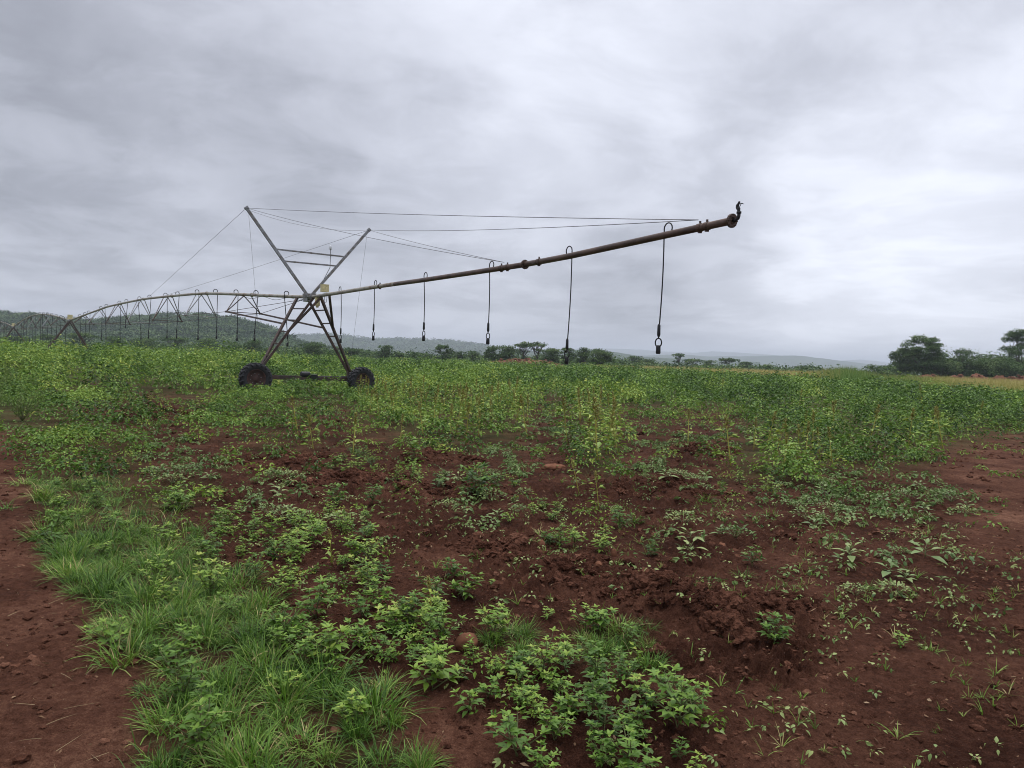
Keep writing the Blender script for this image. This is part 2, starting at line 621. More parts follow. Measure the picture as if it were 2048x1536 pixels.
def foliage_mat(name, stops, transl=.28, rough=.5, spec=.25, world_scale=0.0, obj_rand=0.0):
    m, t, b, out = new_mat(name)
    at = N(t, 'ShaderNodeAttribute', attribute_name='tint')
    f = at.outputs['Fac']
    if obj_rand:
        oi = N(t, 'ShaderNodeObjectInfo')
        f = math_n(t, 'ADD', f, math_n(t, 'MULTIPLY', math_n(t, 'SUBTRACT', oi.outputs['Random'], .5), obj_rand))
    if world_scale:
        geo = N(t, 'ShaderNodeNewGeometry')
        nz = noise_n(t, geo.outputs['Position'], world_scale, 3)
        f = math_n(t, 'ADD', f, math_n(t, 'MULTIPLY', math_n(t, 'SUBTRACT', nz, .5), .9))
    c = ramp_n(t, f, stops)
    t.links.new(c, b.inputs['Base Color'])
    b.inputs['Roughness'].default_value = rough
    b.inputs['Specular IOR Level'].default_value = spec
    tr = t.nodes.new('ShaderNodeBsdfTranslucent')
    t.links.new(c, tr.inputs['Color'])
    mix = t.nodes.new('ShaderNodeMixShader')
    mix.inputs[0].default_value = transl
    t.links.new(b.outputs[0], mix.inputs[1])
    t.links.new(tr.outputs[0], mix.inputs[2])
    t.links.new(mix.outputs[0], out.inputs['Surface'])
    return m


def metal_mat(name, c1, c2, scale=3.0, rough=.55, metallic=.5, spec=.5, lo=.4, hi=.6):
    m, t, b, out = new_mat(name)
    tc = N(t, 'ShaderNodeTexCoord')
    nz = noise_n(t, tc.outputs['Object'], scale, 6, .65)
    mr = N(t, 'ShaderNodeMapRange')
    t.links.new(nz, mr.inputs[0])
    mr.inputs[1].default_value, mr.inputs[2].default_value = lo, hi
    c = ramp_n(t, mr.outputs[0], [(0, c1), (1, c2)])
    t.links.new(c, b.inputs['Base Color'])
    b.inputs['Metallic'].default_value = metallic
    b.inputs['Roughness'].default_value = rough
    b.inputs['Specular IOR Level'].default_value = spec
    bp = t.nodes.new('ShaderNodeBump')
    bp.inputs['Strength'].default_value = .25
    bp.inputs['Distance'].default_value = .01
    t.links.new(nz, bp.inputs['Height'])
    t.links.new(bp.outputs[0], b.inputs['Normal'])
    return m


def soil_mat(name, stops, scale=2.0, bump=.05):
    m, t, b, out = new_mat(name)
    geo = N(t, 'ShaderNodeNewGeometry')
    p = geo.outputs['Position']
    n1 = noise_n(t, p, .55 * scale, 5, .6)
    n2 = noise_n(t, p, 9 * scale, 6, .7)
    n3 = noise_n(t, p, 60 * scale, 4, .7)
    at = N(t, 'ShaderNodeAttribute', attribute_name='tint')
    f = math_n(t, 'ADD', math_n(t, 'MULTIPLY', n1, 1.0), math_n(t, 'MULTIPLY', n2, .75))
    f = math_n(t, 'ADD', f, math_n(t, 'MULTIPLY', n3, .8))
    f = math_n(t, 'ADD', math_n(t, 'SUBTRACT', f, 1.275), at.outputs['Fac'])
    c = ramp_n(t, f, stops)
    # pale grit
    vor = N(t, 'ShaderNodeTexVoronoi')
    vor.inputs['Scale'].default_value = 38
    t.links.new(p, vor.inputs['Vector'])
    spk = math_n(t, 'LESS_THAN', vor.outputs['Distance'], .11)
    rare = N(t, 'ShaderNodeSeparateColor')
    t.links.new(vor.outputs['Color'], rare.inputs[0])
    spk = math_n(t, 'MULTIPLY', spk, math_n(t, 'GREATER_THAN', rare.outputs[0], .82))
    mx = N(t, 'ShaderNodeMix', data_type='RGBA')
    t.links.new(spk, mx.inputs['Factor'])
    t.links.new(c, mx.inputs['A'])
    mx.inputs['B'].default_value = (.20, .12, .09, 1)
    t.links.new(mx.outputs['Result'], b.inputs['Base Color'])
    b.inputs['Roughness'].default_value = .95
    b.inputs['Specular IOR Level'].default_value = .04
    h = math_n(t, 'ADD', math_n(t, 'MULTIPLY', n2, .9), math_n(t, 'MULTIPLY', n3, .45))
    bp = t.nodes.new('ShaderNodeBump')
    bp.inputs['Strength'].default_value = .9
    bp.inputs['Distance'].default_value = bump
    t.links.new(h, bp.inputs['Height'])
    t.links.new(bp.outputs[0], b.inputs['Normal'])
    return m


def flat_mat(name, c, rough=.6, metallic=0.0, spec=.4):
    m, t, b, out = new_mat(name)
    tc = N(t, 'ShaderNodeTexCoord')
    nz = noise_n(t, tc.outputs['Object'], 14, 4, .6)
    col = ramp_n(t, nz, [(.3, tuple(q * .75 for q in c)), (.7, tuple(min(1, q * 1.2) for q in c))])
    t.links.new(col, b.inputs['Base Color'])
    b.inputs['Roughness'].default_value = rough
    b.inputs['Metallic'].default_value = metallic
    b.inputs['Specular IOR Level'].default_value = spec
    return m


SOIL = [(0.0, (.014, .0056, .0037)), (.33, (.048, .0193, .0120)), (.62, (.112, .049, .0305)), (1.0, (.28, .145, .092))]
M = dict(
    soil=soil_mat('red_soil', SOIL),
    clod=soil_mat('clod_soil', SOIL, 3.0, .012),
    bank=soil_mat('red_bank_soil', [(0, (.07, .032, .02)), (.5, (.15, .066, .04)), (1, (.25, .125, .08))], .4, .08),
    weed=foliage_mat('weed_leaf', [(0, (.024, .062, .007)), (.4, (.092, .185, .018)), (.75, (.215, .325, .042)), (1, (.38, .40, .08))], .2, .48, .24, obj_rand=.55),
    pale=foliage_mat('pale_leaf', [(0, (.07, .13, .03)), (.5, (.16, .235, .065)), (1, (.30, .345, .11))], .18, .48, .3, obj_rand=.5),
    stem=foliage_mat('weed_stem', [(0, (.07, .09, .03)), (.5, (.13, .14, .05)), (1, (.26, .26, .08))], .05),
    grass=foliage_mat('grass_blade', [(0, (.014, .046, .004)), (.4, (.066, .150, .015)), (.75, (.165, .290, .036)), (.9, (.27, .35, .08)), (1, (.42, .35, .15))], .24, .5, .25, obj_rand=.5),
    cover=foliage_mat('field_leaf', [(0, (.022, .056, .007)), (.35, (.092, .185, .022)), (.7, (.235, .355, .052)), (1, (.42, .46, .085))], .18, .5, .26),
    feather=foliage_mat('feathery_leaf', [(0, (.06, .12, .025)), (.5, (.13, .21, .045)), (1, (.24, .28, .08))], .28, spec=.2),
    dry=foliage_mat('dry_grass_blade', [(0, (.11, .20, .035)), (.5, (.32, .30, .08)), (1, (.52, .41, .15))], .25, .7, .2),
    straw=foliage_mat('straw', [(0, (.20, .14, .07)), (1, (.40, .30, .17))], .1, .7, .2),
    tree=foliage_mat('tree_leaf', [(0, (.024, .055, .015)), (.5, (.075, .138, .036)), (1, (.18, .24, .07))], .2, .6, .15),
    forest=foliage_mat('forest_leaf', [(0, (.018, .045, .016)), (.5, (.055, .110, .034)), (1, (.14, .20, .065))], .15, .7, .2),
    litter=foliage_mat('dead_leaf', [(0, (.09, .045, .025)), (.6, (.19, .11, .06)), (1, (.36, .25, .15))], .1, .8, .15),
    bark=flat_mat('bark', (.06, .045, .035), .9),
    galv=metal_mat('galvanised_steel', (.30, .31, .33), (.19, .17, .15), 5, .5, .7),
    pipe_rust=metal_mat('brown_pipe', (.060, .036, .028), (.115, .070, .052), 2.5, .5, .25),
    pipe_pale=metal_mat('weathered_pipe', (.34, .325, .28), (.17, .115, .075), 2.2, .55, .3, lo=.42, hi=.68),
    leg_steel=metal_mat('dark_rusty_steel', (.050, .036, .033), (.095, .055, .040), 4, .6, .3),
    rubber=flat_mat('tyre_rubber', (.022, .022, .024), .75),
    rim=metal_mat('rusty_rim', (.040, .020, .016), (.080, .036, .026), 6, .75, .1),
    hose=flat_mat('black_hose', (.012, .012, .014), .55),
    nozzle=flat_mat('black_plastic', (.010, .010, .012), .5),
    yellow=flat_mat('yellow_paint', (.60, .52, .28), .55),
    stalk=foliage_mat('yellow_stalk', [(0, (.22, .23, .04)), (.5, (.38, .36, .07)), (1, (.50, .44, .11))], .1, .5, .3, obj_rand=.8),
    wire=metal_mat('steel_cable', (.12, .12, .13), (.20, .20, .21), 8, .5, .6),
    lamp=flat_mat('milky_plastic', (.62, .64, .66), .3),
    stone=flat_mat('brown_stone', (.17, .075, .043), .9, 0, .08),
)


def ridge_mat(name, c1, c2, scale):
    m, t, b, out = new_mat(name)
    geo = N(t, 'ShaderNodeNewGeometry')
    nz = noise_n(t, geo.outputs['Position'], scale, 6, .7)
    c = ramp_n(t, nz, [(.35, c1), (.65, c2)])
    t.links.new(c, b.inputs['Base Color'])
    b.inputs['Roughness'].default_value = .95
    b.inputs['Specular IOR Level'].default_value = .1
    return m


M['ridge'] = ridge_mat('wooded_hill', (.014, .034, .014), (.045, .075, .028), .03)
M['ridge_far'] = ridge_mat('far_hill', (.016, .036, .016), (.050, .080, .032), .012)


def ground_mat():
    m = soil_mat('field_ground', SOIL)
    t = m.node_tree
    b = t.nodes['Principled BSDF']
    old = b.inputs['Base Color'].links[0].from_socket
    at = N(t, 'ShaderNodeAttribute', attribute_name='cover')
    geo = N(t, 'ShaderNodeNewGeometry')
    nz = noise_n(t, geo.outputs['Position'], 1.3, 5, .7)
    gcol = ramp_n(t, nz, [(.3, (.030, .050, .018)), (.7, (.085, .120, .036))])
    f = math_n(t, 'MULTIPLY', at.outputs['Fac'], math_n(t, 'MULTIPLY_ADD', nz, 1.6, -.1, clamp=True), clamp=True)
    mx = N(t, 'ShaderNodeMix', data_type='RGBA')
    t.links.new(f, mx.inputs['Factor'])
    t.links.new(old, mx.inputs['A'])
    t.links.new(gcol, mx.inputs['B'])
    t.links.new(mx.outputs['Result'], b.inputs['Base Color'])
    return m


# ------------------------------------------------------------------ ground: one sheet to the horizon
def build_ground():
    fine = np.radians(np.linspace(-41, 41, 1000))
    co = np.radians(np.concatenate([np.linspace(-180, -44, 50), np.linspace(44, 180, 50)[:-1]]))
    th = np.sort(np.concatenate([fine, co]))
    r = np.concatenate([np.linspace(.25, 2.1, 10), 1 / np.linspace(1 / 2.2, 1 / 32, 640), np.geomspace(32.6, 200, 90), np.geomspace(215, 9000, 40)])
    R, TH = np.meshgrid(r, th, indexing='ij')
    x, y = (R * np.sin(TH)).ravel(), (R * np.cos(TH)).ravel()
    z = terrain(x, y)
    nr, nt = len(r), len(th)
    idx = np.arange(nr * nt).reshape(nr, nt)
    nxt = np.roll(idx, -1, axis=1)
    Q = np.stack([idx[:-1], idx[1:], nxt[1:], nxt[:-1]], -1).reshape(-1, 4)
    Q = Q[:, ::-1]
    g = Geo()
    V = np.stack([x, y, z], 1)
    V = np.concatenate([V, [[0, 0, gz(0.01, 0.01)]]])
    fan = np.stack([idx[0], nxt[0], np.full(nt, nr * nt)], 1)[:, ::-1]
    px, py, w = project(np.stack([x, y, 0 * x], 1))
    ok = (w > .3) & (y > .5)
    tr = np.where(ok, sample(TRACK, np.where(ok, px, 0), np.where(ok, py, 900)), .5)
    cv = np.where(ok, sample(GREEN, np.where(ok, px, 0), np.where(ok, py, 900)), .3)
    cv = np.clip(cv + sstep(25, 60, np.hypot(x, y)), 0, 1)
    tint = .40 + .17 * tr + .05 * fbm(x * .5, y * .5, 2)
    g.add(V, [Q, fan], np.concatenate([tint, [.5]]))
    o = g.build('ground', ground_mat())
    a = o.data.attributes.new('cover', 'FLOAT', 'POINT')
    a.data.foreach_set('value', np.concatenate([cv, [0]]).astype(np.float32))
    tag(o, 'red earth field', None, None, 'structure')


build_ground()


# ------------------------------------------------------------------ hills
def ridge(name, sil, D, front, back, mat, cols=160, rows=26, rough=.05, base=-10.0, nscale=.01):
    """a hill with the skyline SIL (pixels of the photograph) along its crest at distance D"""
    sx = np.array([s[0] for s in sil], float)
    sy = np.array([s[1] for s in sil], float)
    px = np.linspace(sx[0], sx[-1], cols)
    py = np.interp(px, sx, sy)
    crest = np.array([at_y(a, b, D) for a, b in zip(px, py)])
    H = crest[:, 2] - base
    s = np.concatenate([np.linspace(-1, 0, rows, endpoint=False), np.linspace(0, 1, rows // 2)])
    V = []
    for q in s:
        prof = .5 + .5 * math.cos(math.pi * abs(q) ** .8)
        dep = D + (q * front if q < 0 else q * back)
        k = dep / D if q < 0 else 1 + (dep - D) / D
        x = crest[:, 0] * k
        y = np.full(cols, dep)
        z = base + H * prof
        n = fbm(x * nscale, y * nscale, 4, .6)
        z = z + n * rough * np.maximum(H, 8) * (1 - .55 * (abs(q) < .04)) * np.clip(1.2 - abs(q), 0, 1)
        V.append(np.stack([x, y, z], 1))
    idx = np.arange(len(s) * cols).reshape(len(s), cols)
    Q = np.stack([idx[:-1, :-1], idx[:-1, 1:], idx[1:, 1:], idx[1:, :-1]], -1).reshape(-1, 4)
    g = Geo()
    V = np.array(V)
    g.add(V.reshape(-1, 3), Q, .5)
    o = g.build(name, mat)
    tag(o, None, None, None, 'structure')
    return V, s


HILL = [(-420, 640), (-250, 634), (-80, 634), (0, 634), (60, 638), (130, 646), (190, 647), (250, 643), (330, 639), (400, 637), (440, 639), (490, 646),
        (530, 660), (565, 676), (600, 692), (640, 702), (700, 710), (760, 716)]
hillV, hill_s = ridge('hill', HILL, 640, 330, 500, M['ridge'], 200, 40, .05, -4, .02)
mid_hill = ridge('hill_ridge', [(380, 690), (480, 682), (560, 678), (610, 672), (650, 671), (700, 675), (750, 679), (810, 678), (860, 680), (905, 683), (940, 688), (975, 693), (1020, 700), (1080, 706), (1160, 711), (1230, 716), (1330, 722)],
      2100, 900, 900, M['ridge'], 420, 50, .07, -30, .008)
ridge('hill_ridge', [(1030, 706), (1090, 702), (1150, 699), (1200, 699), (1240, 706), (1280, 713), (1340, 717), (1420, 720), (1520, 724)],
      1700, 600, 600, M['ridge'], 260, 40, .08, -30, .008)
ridge('hill_ridge', [(1150, 712), (1290, 711), (1360, 709), (1420, 713), (1487, 712), (1540, 711), (1590, 711), (1640, 716), (1690, 722), (1740, 729), (1830, 735)],
      3400, 1200, 1000, M['ridge_far'], 260, 30, .06, -40, .004)
ridge('hill_ridge', [(950, 706), (1100, 699), (1209, 697), (1282, 700), (1341, 703), (1390, 706), (1423, 703), (1458, 705), (1517, 708), (1560, 711), (1680, 721), (1720, 719), (1754, 722), (1790, 726), (1900, 733), (2200, 745)],
      6200, 1800, 1500, M['ridge_far'], 300, 24, .05, -60, .0025)


def crowns(g, C, R, Hh, n_each, leaf, rng, flat=.35):
    """leaf clumps of many tree crowns at once: centres C, radii R, heights Hh"""
    m = len(C)
    idx = np.repeat(np.arange(m), n_each)
    k = len(idx)
    a = rng.uniform(0, 2 * np.pi, k)
    rr = np.sqrt(rng.uniform(0, 1, k))
    zz = np.sqrt(np.clip(1 - rr ** 2, 0, 1)) * rng.uniform(.25, 1.0, k) + rng.normal(0, .08, k)
    rad = R[idx] * (1 + .25 * np.sin(3 * a + idx))
    P = C[idx] + np.stack([np.cos(a) * rr * rad, np.sin(a) * rr * rad, zz * Hh[idx]], 1)
    D = np.stack([np.cos(a), np.sin(a), rng.normal(0, .35, k)], 1) + rng.normal(0, .5, (k, 3))
    U = np.stack([np.cos(a) * rr * .6, np.sin(a) * rr * .6, np.ones(k)], 1) + rng.normal(0, .35, (k, 3))
    Lf = leaf[idx] * rng.uniform(.6, 1.3, k)
    tint = np.clip(.45 + .26 * rng.normal(0, 1, m)[idx] + rng.normal(0, .14, k), 0, 1)
    leaves(g, P, D, U, Lf, Lf * .75, .15, .12, tint)


def build_forest():
    rng = np.random.default_rng(21)
    g = Geo()
    rows, cols, _ = hillV.shape
    pts, rad = [], []
    front = [i for i, q in enumerate(hill_s) if q <= .06]
    tries = 0
    while len(pts) < 2500 and tries < 60000:
        tries += 1
        i = rng.choice(front)
        j = rng.integers(0, cols)
        p = hillV[i, j] + np.array([rng.uniform(-3, 3), rng.uniform(-4, 4), 0])
        px, py, w = project(p)
        if px < -330 or px > 780:
            continue
        pts.append(p)
        rad.append(rng.uniform(3.0, 8.0))
    C, R = np.array(pts), np.array(rad)
    Hh = rng.uniform(1.6, 3.2, len(C))
    C[:, 2] += rng.uniform(1.0, 4.0, len(C)) - (C[:, 1] > 590) * 1.0
    crowns(g, C, R, Hh, 90, np.full(len(C), 1.35), rng)
    tag(g.build('hill_forest', M['forest']), 'dense dark green woodland covering the hill', None, None, 'stuff')
    g = Geo()
    V, s = mid_hill
    rows, cols, _ = V.shape
    k = 5200
    ii = rng.integers(0, 51, k)
    jj = rng.integers(0, cols, k)
    C = V[np.minimum(ii, rows - 1), jj] + rng.uniform(-8, 8, (k, 3)) * [1, 1, 0]
    crowns(g, C, rng.uniform(4, 9, k), rng.uniform(3, 7, k), 14, np.full(k, 4.0), rng)
    tag(g.build('ridge_forest', M['forest']), 'blue green woodland on the ridge beyond the field', None, None, 'stuff')


build_forest()


# ------------------------------------------------------------------ trees beyond the field
def tree_geo(H, Wd, style, rng, leaf=.34, dens=1.0):
    """trunk and crown of one tree in local coordinates"""
    gt, gc = Geo(), Geo()
    pads = []
    if style == 'flat':
        hb, npad = .55, 9
    elif style == 'round':
        hb, npad = .25, 24
    elif style == 'loose':
        hb, npad = .22, 58
    else:
        hb, npad = .10, 15
    r0 = .028 * H + .03
    top = np.array([rng.normal(0, .04 * H), rng.normal(0, .04 * H), H * hb])
    tube(gt, [[0, 0, -.25], top * .5 + [0, 0, 0], top], [r0 * 1.3, r0, r0 * .8], 7)
    if style == 'flat':
        npad = 13
    for i in range(npad):
        a = i * 2.4 + rng.uniform(-.5, .5)
        q = math.sqrt((i + .5) / npad)
        if style == 'flat':
            e = np.array([math.cos(a) * q * Wd * .42, math.sin(a) * q * Wd * .42, H * (.93 - .16 * q + rng.uniform(-.06, .03))])
            if i >= 9:
                e = np.array([math.cos(a) * Wd * .2, math.sin(a) * Wd * .2, H * rng.uniform(.15, .7)])
            pr, ph = Wd * rng.uniform(.13, .22), H * .07
        elif style == 'round':
            zz = rng.uniform(.22, .86)
            rr = math.sqrt(max(0, 1 - ((zz - .52) / .46) ** 2))
            e = np.array([math.cos(a) * rr * Wd * .36 * rng.uniform(.4, 1), math.sin(a) * rr * Wd * .36 * rng.uniform(.4, 1), H * zz])
            pr, ph = Wd * rng.uniform(.14, .22), H * .13
        elif style == 'loose':
            zz = .10 + .82 * rng.uniform(0, 1) ** .75
            rr = .40 + .60 * math.sin(math.pi * min(1, (zz + .05) / .98))
            e = np.array([math.cos(a) * rr * Wd * .42 * rng.uniform(.3, 1), math.sin(a) * rr * Wd * .42 * rng.uniform(.3, 1), H * zz])
            pr, ph = Wd * rng.uniform(.05, .125), H * .065
        else:
            zz = rng.uniform(.12, .80)
            e = np.array([math.cos(a) * Wd * .36 * rng.uniform(.1, 1), math.sin(a) * Wd * .36 * rng.uniform(.1, 1), H * zz])
            pr, ph = Wd * rng.uniform(.15, .24), H * .17
        pads.append((e, pr, ph))
        if style == 'loose' and i % 4:
            continue
        st = top * rng.uniform(.55, 1.0)
        midp = st * .45 + e * .55 + np.array([0, 0, -.05 * H])
        k_ = .45 if style == 'loose' else 1.0
        tube(gt, [st, midp, e + [0, 0, ph * .3]], [r0 * .5 * k_, r0 * .3 * k_, r0 * .12 * k_], 5, False)
        for _ in range(2):
            e2 = e + np.array([rng.normal(0, pr * .6), rng.normal(0, pr * .6), ph * rng.uniform(.2, 1.1)])
            tube(gt, [midp, (midp + e2) / 2 + [0, 0, .03 * H], e2], [r0 * .25 * k_, r0 * .15 * k_, r0 * .06], 4, False)
    C = np.array([p[0] for p in pads])
    R = np.array([p[1] for p in pads])
    Hh = np.array([p[2] for p in pads])
    for e, pr, ph in pads:
        n = int(dens * 95 * max(.5, (pr * pr + pr * ph) / (leaf * leaf * 9)))
        n = min(n, 420)
        if style == 'loose':
            n = int(n * .8)
        k = n
        a = rng.uniform(0, 2 * np.pi, k)
        rr = rng.uniform(0, 1, k) ** .55
        zz = rng.uniform(-.5, 1, k) * np.sqrt(np.clip(1.05 - rr ** 2, 0, 1))
        wob = 1 + .28 * np.sin(3 * a + e[0] * 5) + .15 * np.sin(7 * a + e[1])
        P = e + np.stack([np.cos(a) * rr * pr * wob, np.sin(a) * rr * pr * wob, zz * ph], 1) + rng.normal(0, .05 * pr, (k, 3))
        D = rng.normal(0, 1, (k, 3)) * [1, 1, .5] + np.stack([np.cos(a), np.sin(a), 0 * a], 1) * .8
        U = np.stack([.4 * np.cos(a), .4 * np.sin(a), np.ones(k)], 1) + rng.normal(0, .5, (k, 3))
        Lf = leaf * rng.uniform(.55, 1.25, k)
        leaves(gc, P, D, U, Lf, Lf * .6, .2, .15, np.clip(.45 + rng.normal(0, .13) + rng.normal(0, .16, k), 0, 1))
    return gt, gc


def plant_tree(px, top, base, width, Y, style, label, group, name='tree', leaf=None, cat='tree', dens=1.0):
    rng = np.random.default_rng(int(px * 7 + top * 13))
    b = at_y(px, base, Y)
    t = at_y(px, top, Y)
    z0 = gz(b[0], Y)
    H = t[2] - z0
    Wd = width / F_PX * Y
    gt, gc = tree_geo(H, Wd, style, rng, leaf or max(.22, Y * .0021), dens)
    o = empty(name, (b[0], Y, z0), label, cat, group)
    gt.build('trunk', M['bark'], o)
    gc.build('crown', M['tree'], o)


TL = 'trees along the far edge of the field'
plant_tree(628, 681, 715, 52, 175, 'round', 'broad spreading tree just right of the irrigation tower\'s left leg', TL)
for i, (px, top, w, Y, st, lab) in enumerate([
    (592, 697, 34, 180, 'bush', 'low dark bush at the foot of the hill, framed by the tower legs'),
    (660, 697, 40, 185, 'bush', 'dark bush seen between the two right legs of the tower'),
    (700, 694, 50, 180, 'bush', 'wide dark bush above the right wheel of the irrigation tower'),
    (737, 701, 36, 185, 'bush', 'low bush just past the right wheel of the tower'),
    (769, 688, 34, 175, 'round', 'small upright round tree standing right of the tower'),
    (795, 703, 38, 178, 'bush', 'dark bush leaning against the small upright round tree'),
    (826, 702, 32, 185, 'bush', 'small bush left of the dark rounded bush in the tree line'),
    (850, 704, 34, 180, 'bush', 'dark rounded bush below the third drop hose of the overhang'),
    (887, 688, 50, 170, 'loose', 'loose leafy tree with a flat top right of the third overhang hose'),
    (920, 701, 30, 175, 'round', 'short round tree next to the loose flat-topped tree'),
    (945, 699, 38, 175, 'bush', 'dark upright bush left of the fourth overhang hose'),
    (983, 690, 40, 165, 'loose', 'thin crowned tree directly under the fourth overhang hose'),
    (1010, 688, 52, 165, 'round', 'full green tree at the left end of the red earth bank'),
    (1045, 682, 46, 168, 'flat', 'tall flat-topped tree behind the red earth bank'),
    (1072, 681, 40, 168, 'flat', 'tallest flat-topped tree with bare limbs behind the red earth bank'),
    (1100, 694, 50, 165, 'round', 'rounded tree behind the right half of the red earth bank'),
    (1135, 692, 46, 165, 'loose', 'tree directly behind the fifth overhang hose nozzle'),
    (1166, 694, 34, 160, 'round', 'narrow tree between the fifth hose and the wide round tree'),
    (1200, 696, 62, 155, 'round', 'wide low round tree right of the fifth overhang hose'),
    (1270, 711, 40, 230, 'round', 'lone dark low tree left of the end hose nozzle'),
    (1300, 717, 30, 240, 'bush', 'small hazy bush below the end hose nozzle'),
    (1356, 705, 30, 240, 'flat', 'small umbrella-shaped tree with a bare trunk right of the end hose'),
    (1385, 717, 46, 240, 'flat', 'low flat tree right of the small umbrella-shaped tree'),
    (1418, 719, 32, 250, 'bush', 'hazy bush left of the wide flat-topped tree in the distance'),
    (1456, 715, 44, 240, 'flat', 'wide flat-topped tree standing out against the far blue ridge'),
    (1492, 723, 34, 240, 'loose', 'sparse low tree right of the wide distant flat-topped tree'),
    (1535, 728, 40, 250, 'bush', 'low bush line at the left end of the dry grass'),
    (1610, 730, 50, 250, 'bush', 'low bushes behind the middle of the dry grass strip'),
]):
    plant_tree(px, top, 728, w, Y, st, lab, TL)
TR = 'trees on the right horizon'
plant_tree(1843, 668, 752, 112, 140, 'loose', 'big dark tree with a ragged crown, taller of the left pair on the right horizon', TR, dens=1.5)
plant_tree(1800, 692, 752, 70, 142, 'loose', 'lower left shoulder tree next to the big ragged-crowned tree', TR, dens=1.3)
plant_tree(1880, 702, 752, 90, 138, 'bush', 'dark bush under the right side of the big ragged-crowned tree', TR)
plant_tree(1925, 694, 752, 76, 140, 'loose', 'sparse tree with thin twigs between the two big trees at right', TR, dens=.7)
plant_tree(1968, 704, 752, 80, 137, 'bush', 'broad dark bush left of the tree cut by the right photo edge', TR)
plant_tree(2040, 655, 754, 100, 140, 'loose', 'tall dark tree cut by the right edge of the photo', TR, dens=1.5)
plant_tree(2010, 702, 754, 80, 133, 'bush', 'dark bush below the tree at the right photo edge', TR)
plant_tree(1760, 728, 750, 70, 135, 'bush', 'low green bush left of the red earth heaps', TR)
plant_tree(2130, 680, 756, 120, 138, 'round', 'round tree standing outside the right edge beside the tall dark tree', TR)
LT = 'trees at the foot of the left hill'
for i, (px, top, w, Y, st, lab) in enumerate([
    (-40, 668, 60, 190, 'round', 'bushy tree at the hill foot beyond the left photo edge'),
    (30, 671, 54, 190, 'round', 'bushy tree at the hill foot behind the farthest irrigation tower'),
    (95, 668, 56, 185, 'flat', 'flat-crowned tree at the hill foot left of the second tower'),
    (165, 665, 64, 180, 'flat', 'pale flat-crowned tree right behind the second tower'),
    (228, 672, 54, 185, 'round', 'rounded tree at the hill foot right of the second tower'),
    (290, 674, 60, 190, 'round', 'rounded tree at the hill foot under the middle of the long span'),
    (350, 672, 60, 185, 'flat', 'spreading tree at the hill foot under the top of the pipe arch'),
    (415, 676, 56, 185, 'round', 'low rounded tree at the hill foot right of the pipe arch top'),
    (470, 680, 54, 180, 'bush', 'dark bush at the hill foot left of the tower wheel'),
    (505, 678, 44, 180, 'round', 'small rounded tree at the hill foot above the left wheel'),
    (548, 690, 50, 185, 'bush', 'dark bush at the hill foot touching the tower\'s left leg'),
]):
    plant_tree(px, top, 706, w, Y, st, lab, LT)


def treeline_scrub():
    """far low scrub that fills the foot of the tree lines"""
    rng = np.random.default_rng(5)
    g = Geo()
    k = 1500
    Y = rng.uniform(170, 420, k)
    px = rng.uniform(-300, 2300, k)
    x = (px - 1024) / F_PX * Y
    keep = (px < 1560) | (Y < 260)
    x, Y = x[keep], Y[keep]
    C = np.stack([x, Y, terrain(x, Y)], 1)
    m = len(C)
    crowns(g, C, rng.uniform(1.2, 3.4, m), rng.uniform(1.0, 2.6, m), 44, np.full(m, .65), rng)
    k = 520
    Y = rng.uniform(172, 230, k)
    px = rng.uniform(-250, 1260, k)
    x = (px - 1024) / F_PX * Y
    C = np.stack([x, Y, terrain(x, Y)], 1)
    crowns(g, C, rng.uniform(1.5, 3.2, k), rng.uniform(1.6, 3.4, k), 70, np.full(k, .55), rng)
    k = 260
    Y = rng.uniform(138, 160, k)
    px = rng.uniform(1795, 2320, k)
    x = (px - 1024) / F_PX * Y
    C = np.stack([x, Y, terrain(x, Y) + rng.uniform(.2, 2.2, k)], 1)
    crowns(g, C, rng.uniform(1.2, 2.6, k), rng.uniform(2.2, 4.6, k), 150, np.full(k, .40), rng)
    tag(g.build('scrub', M['tree']), 'low dark scrub along the far edge of the field', None, None, 'stuff')


treeline_scrub()


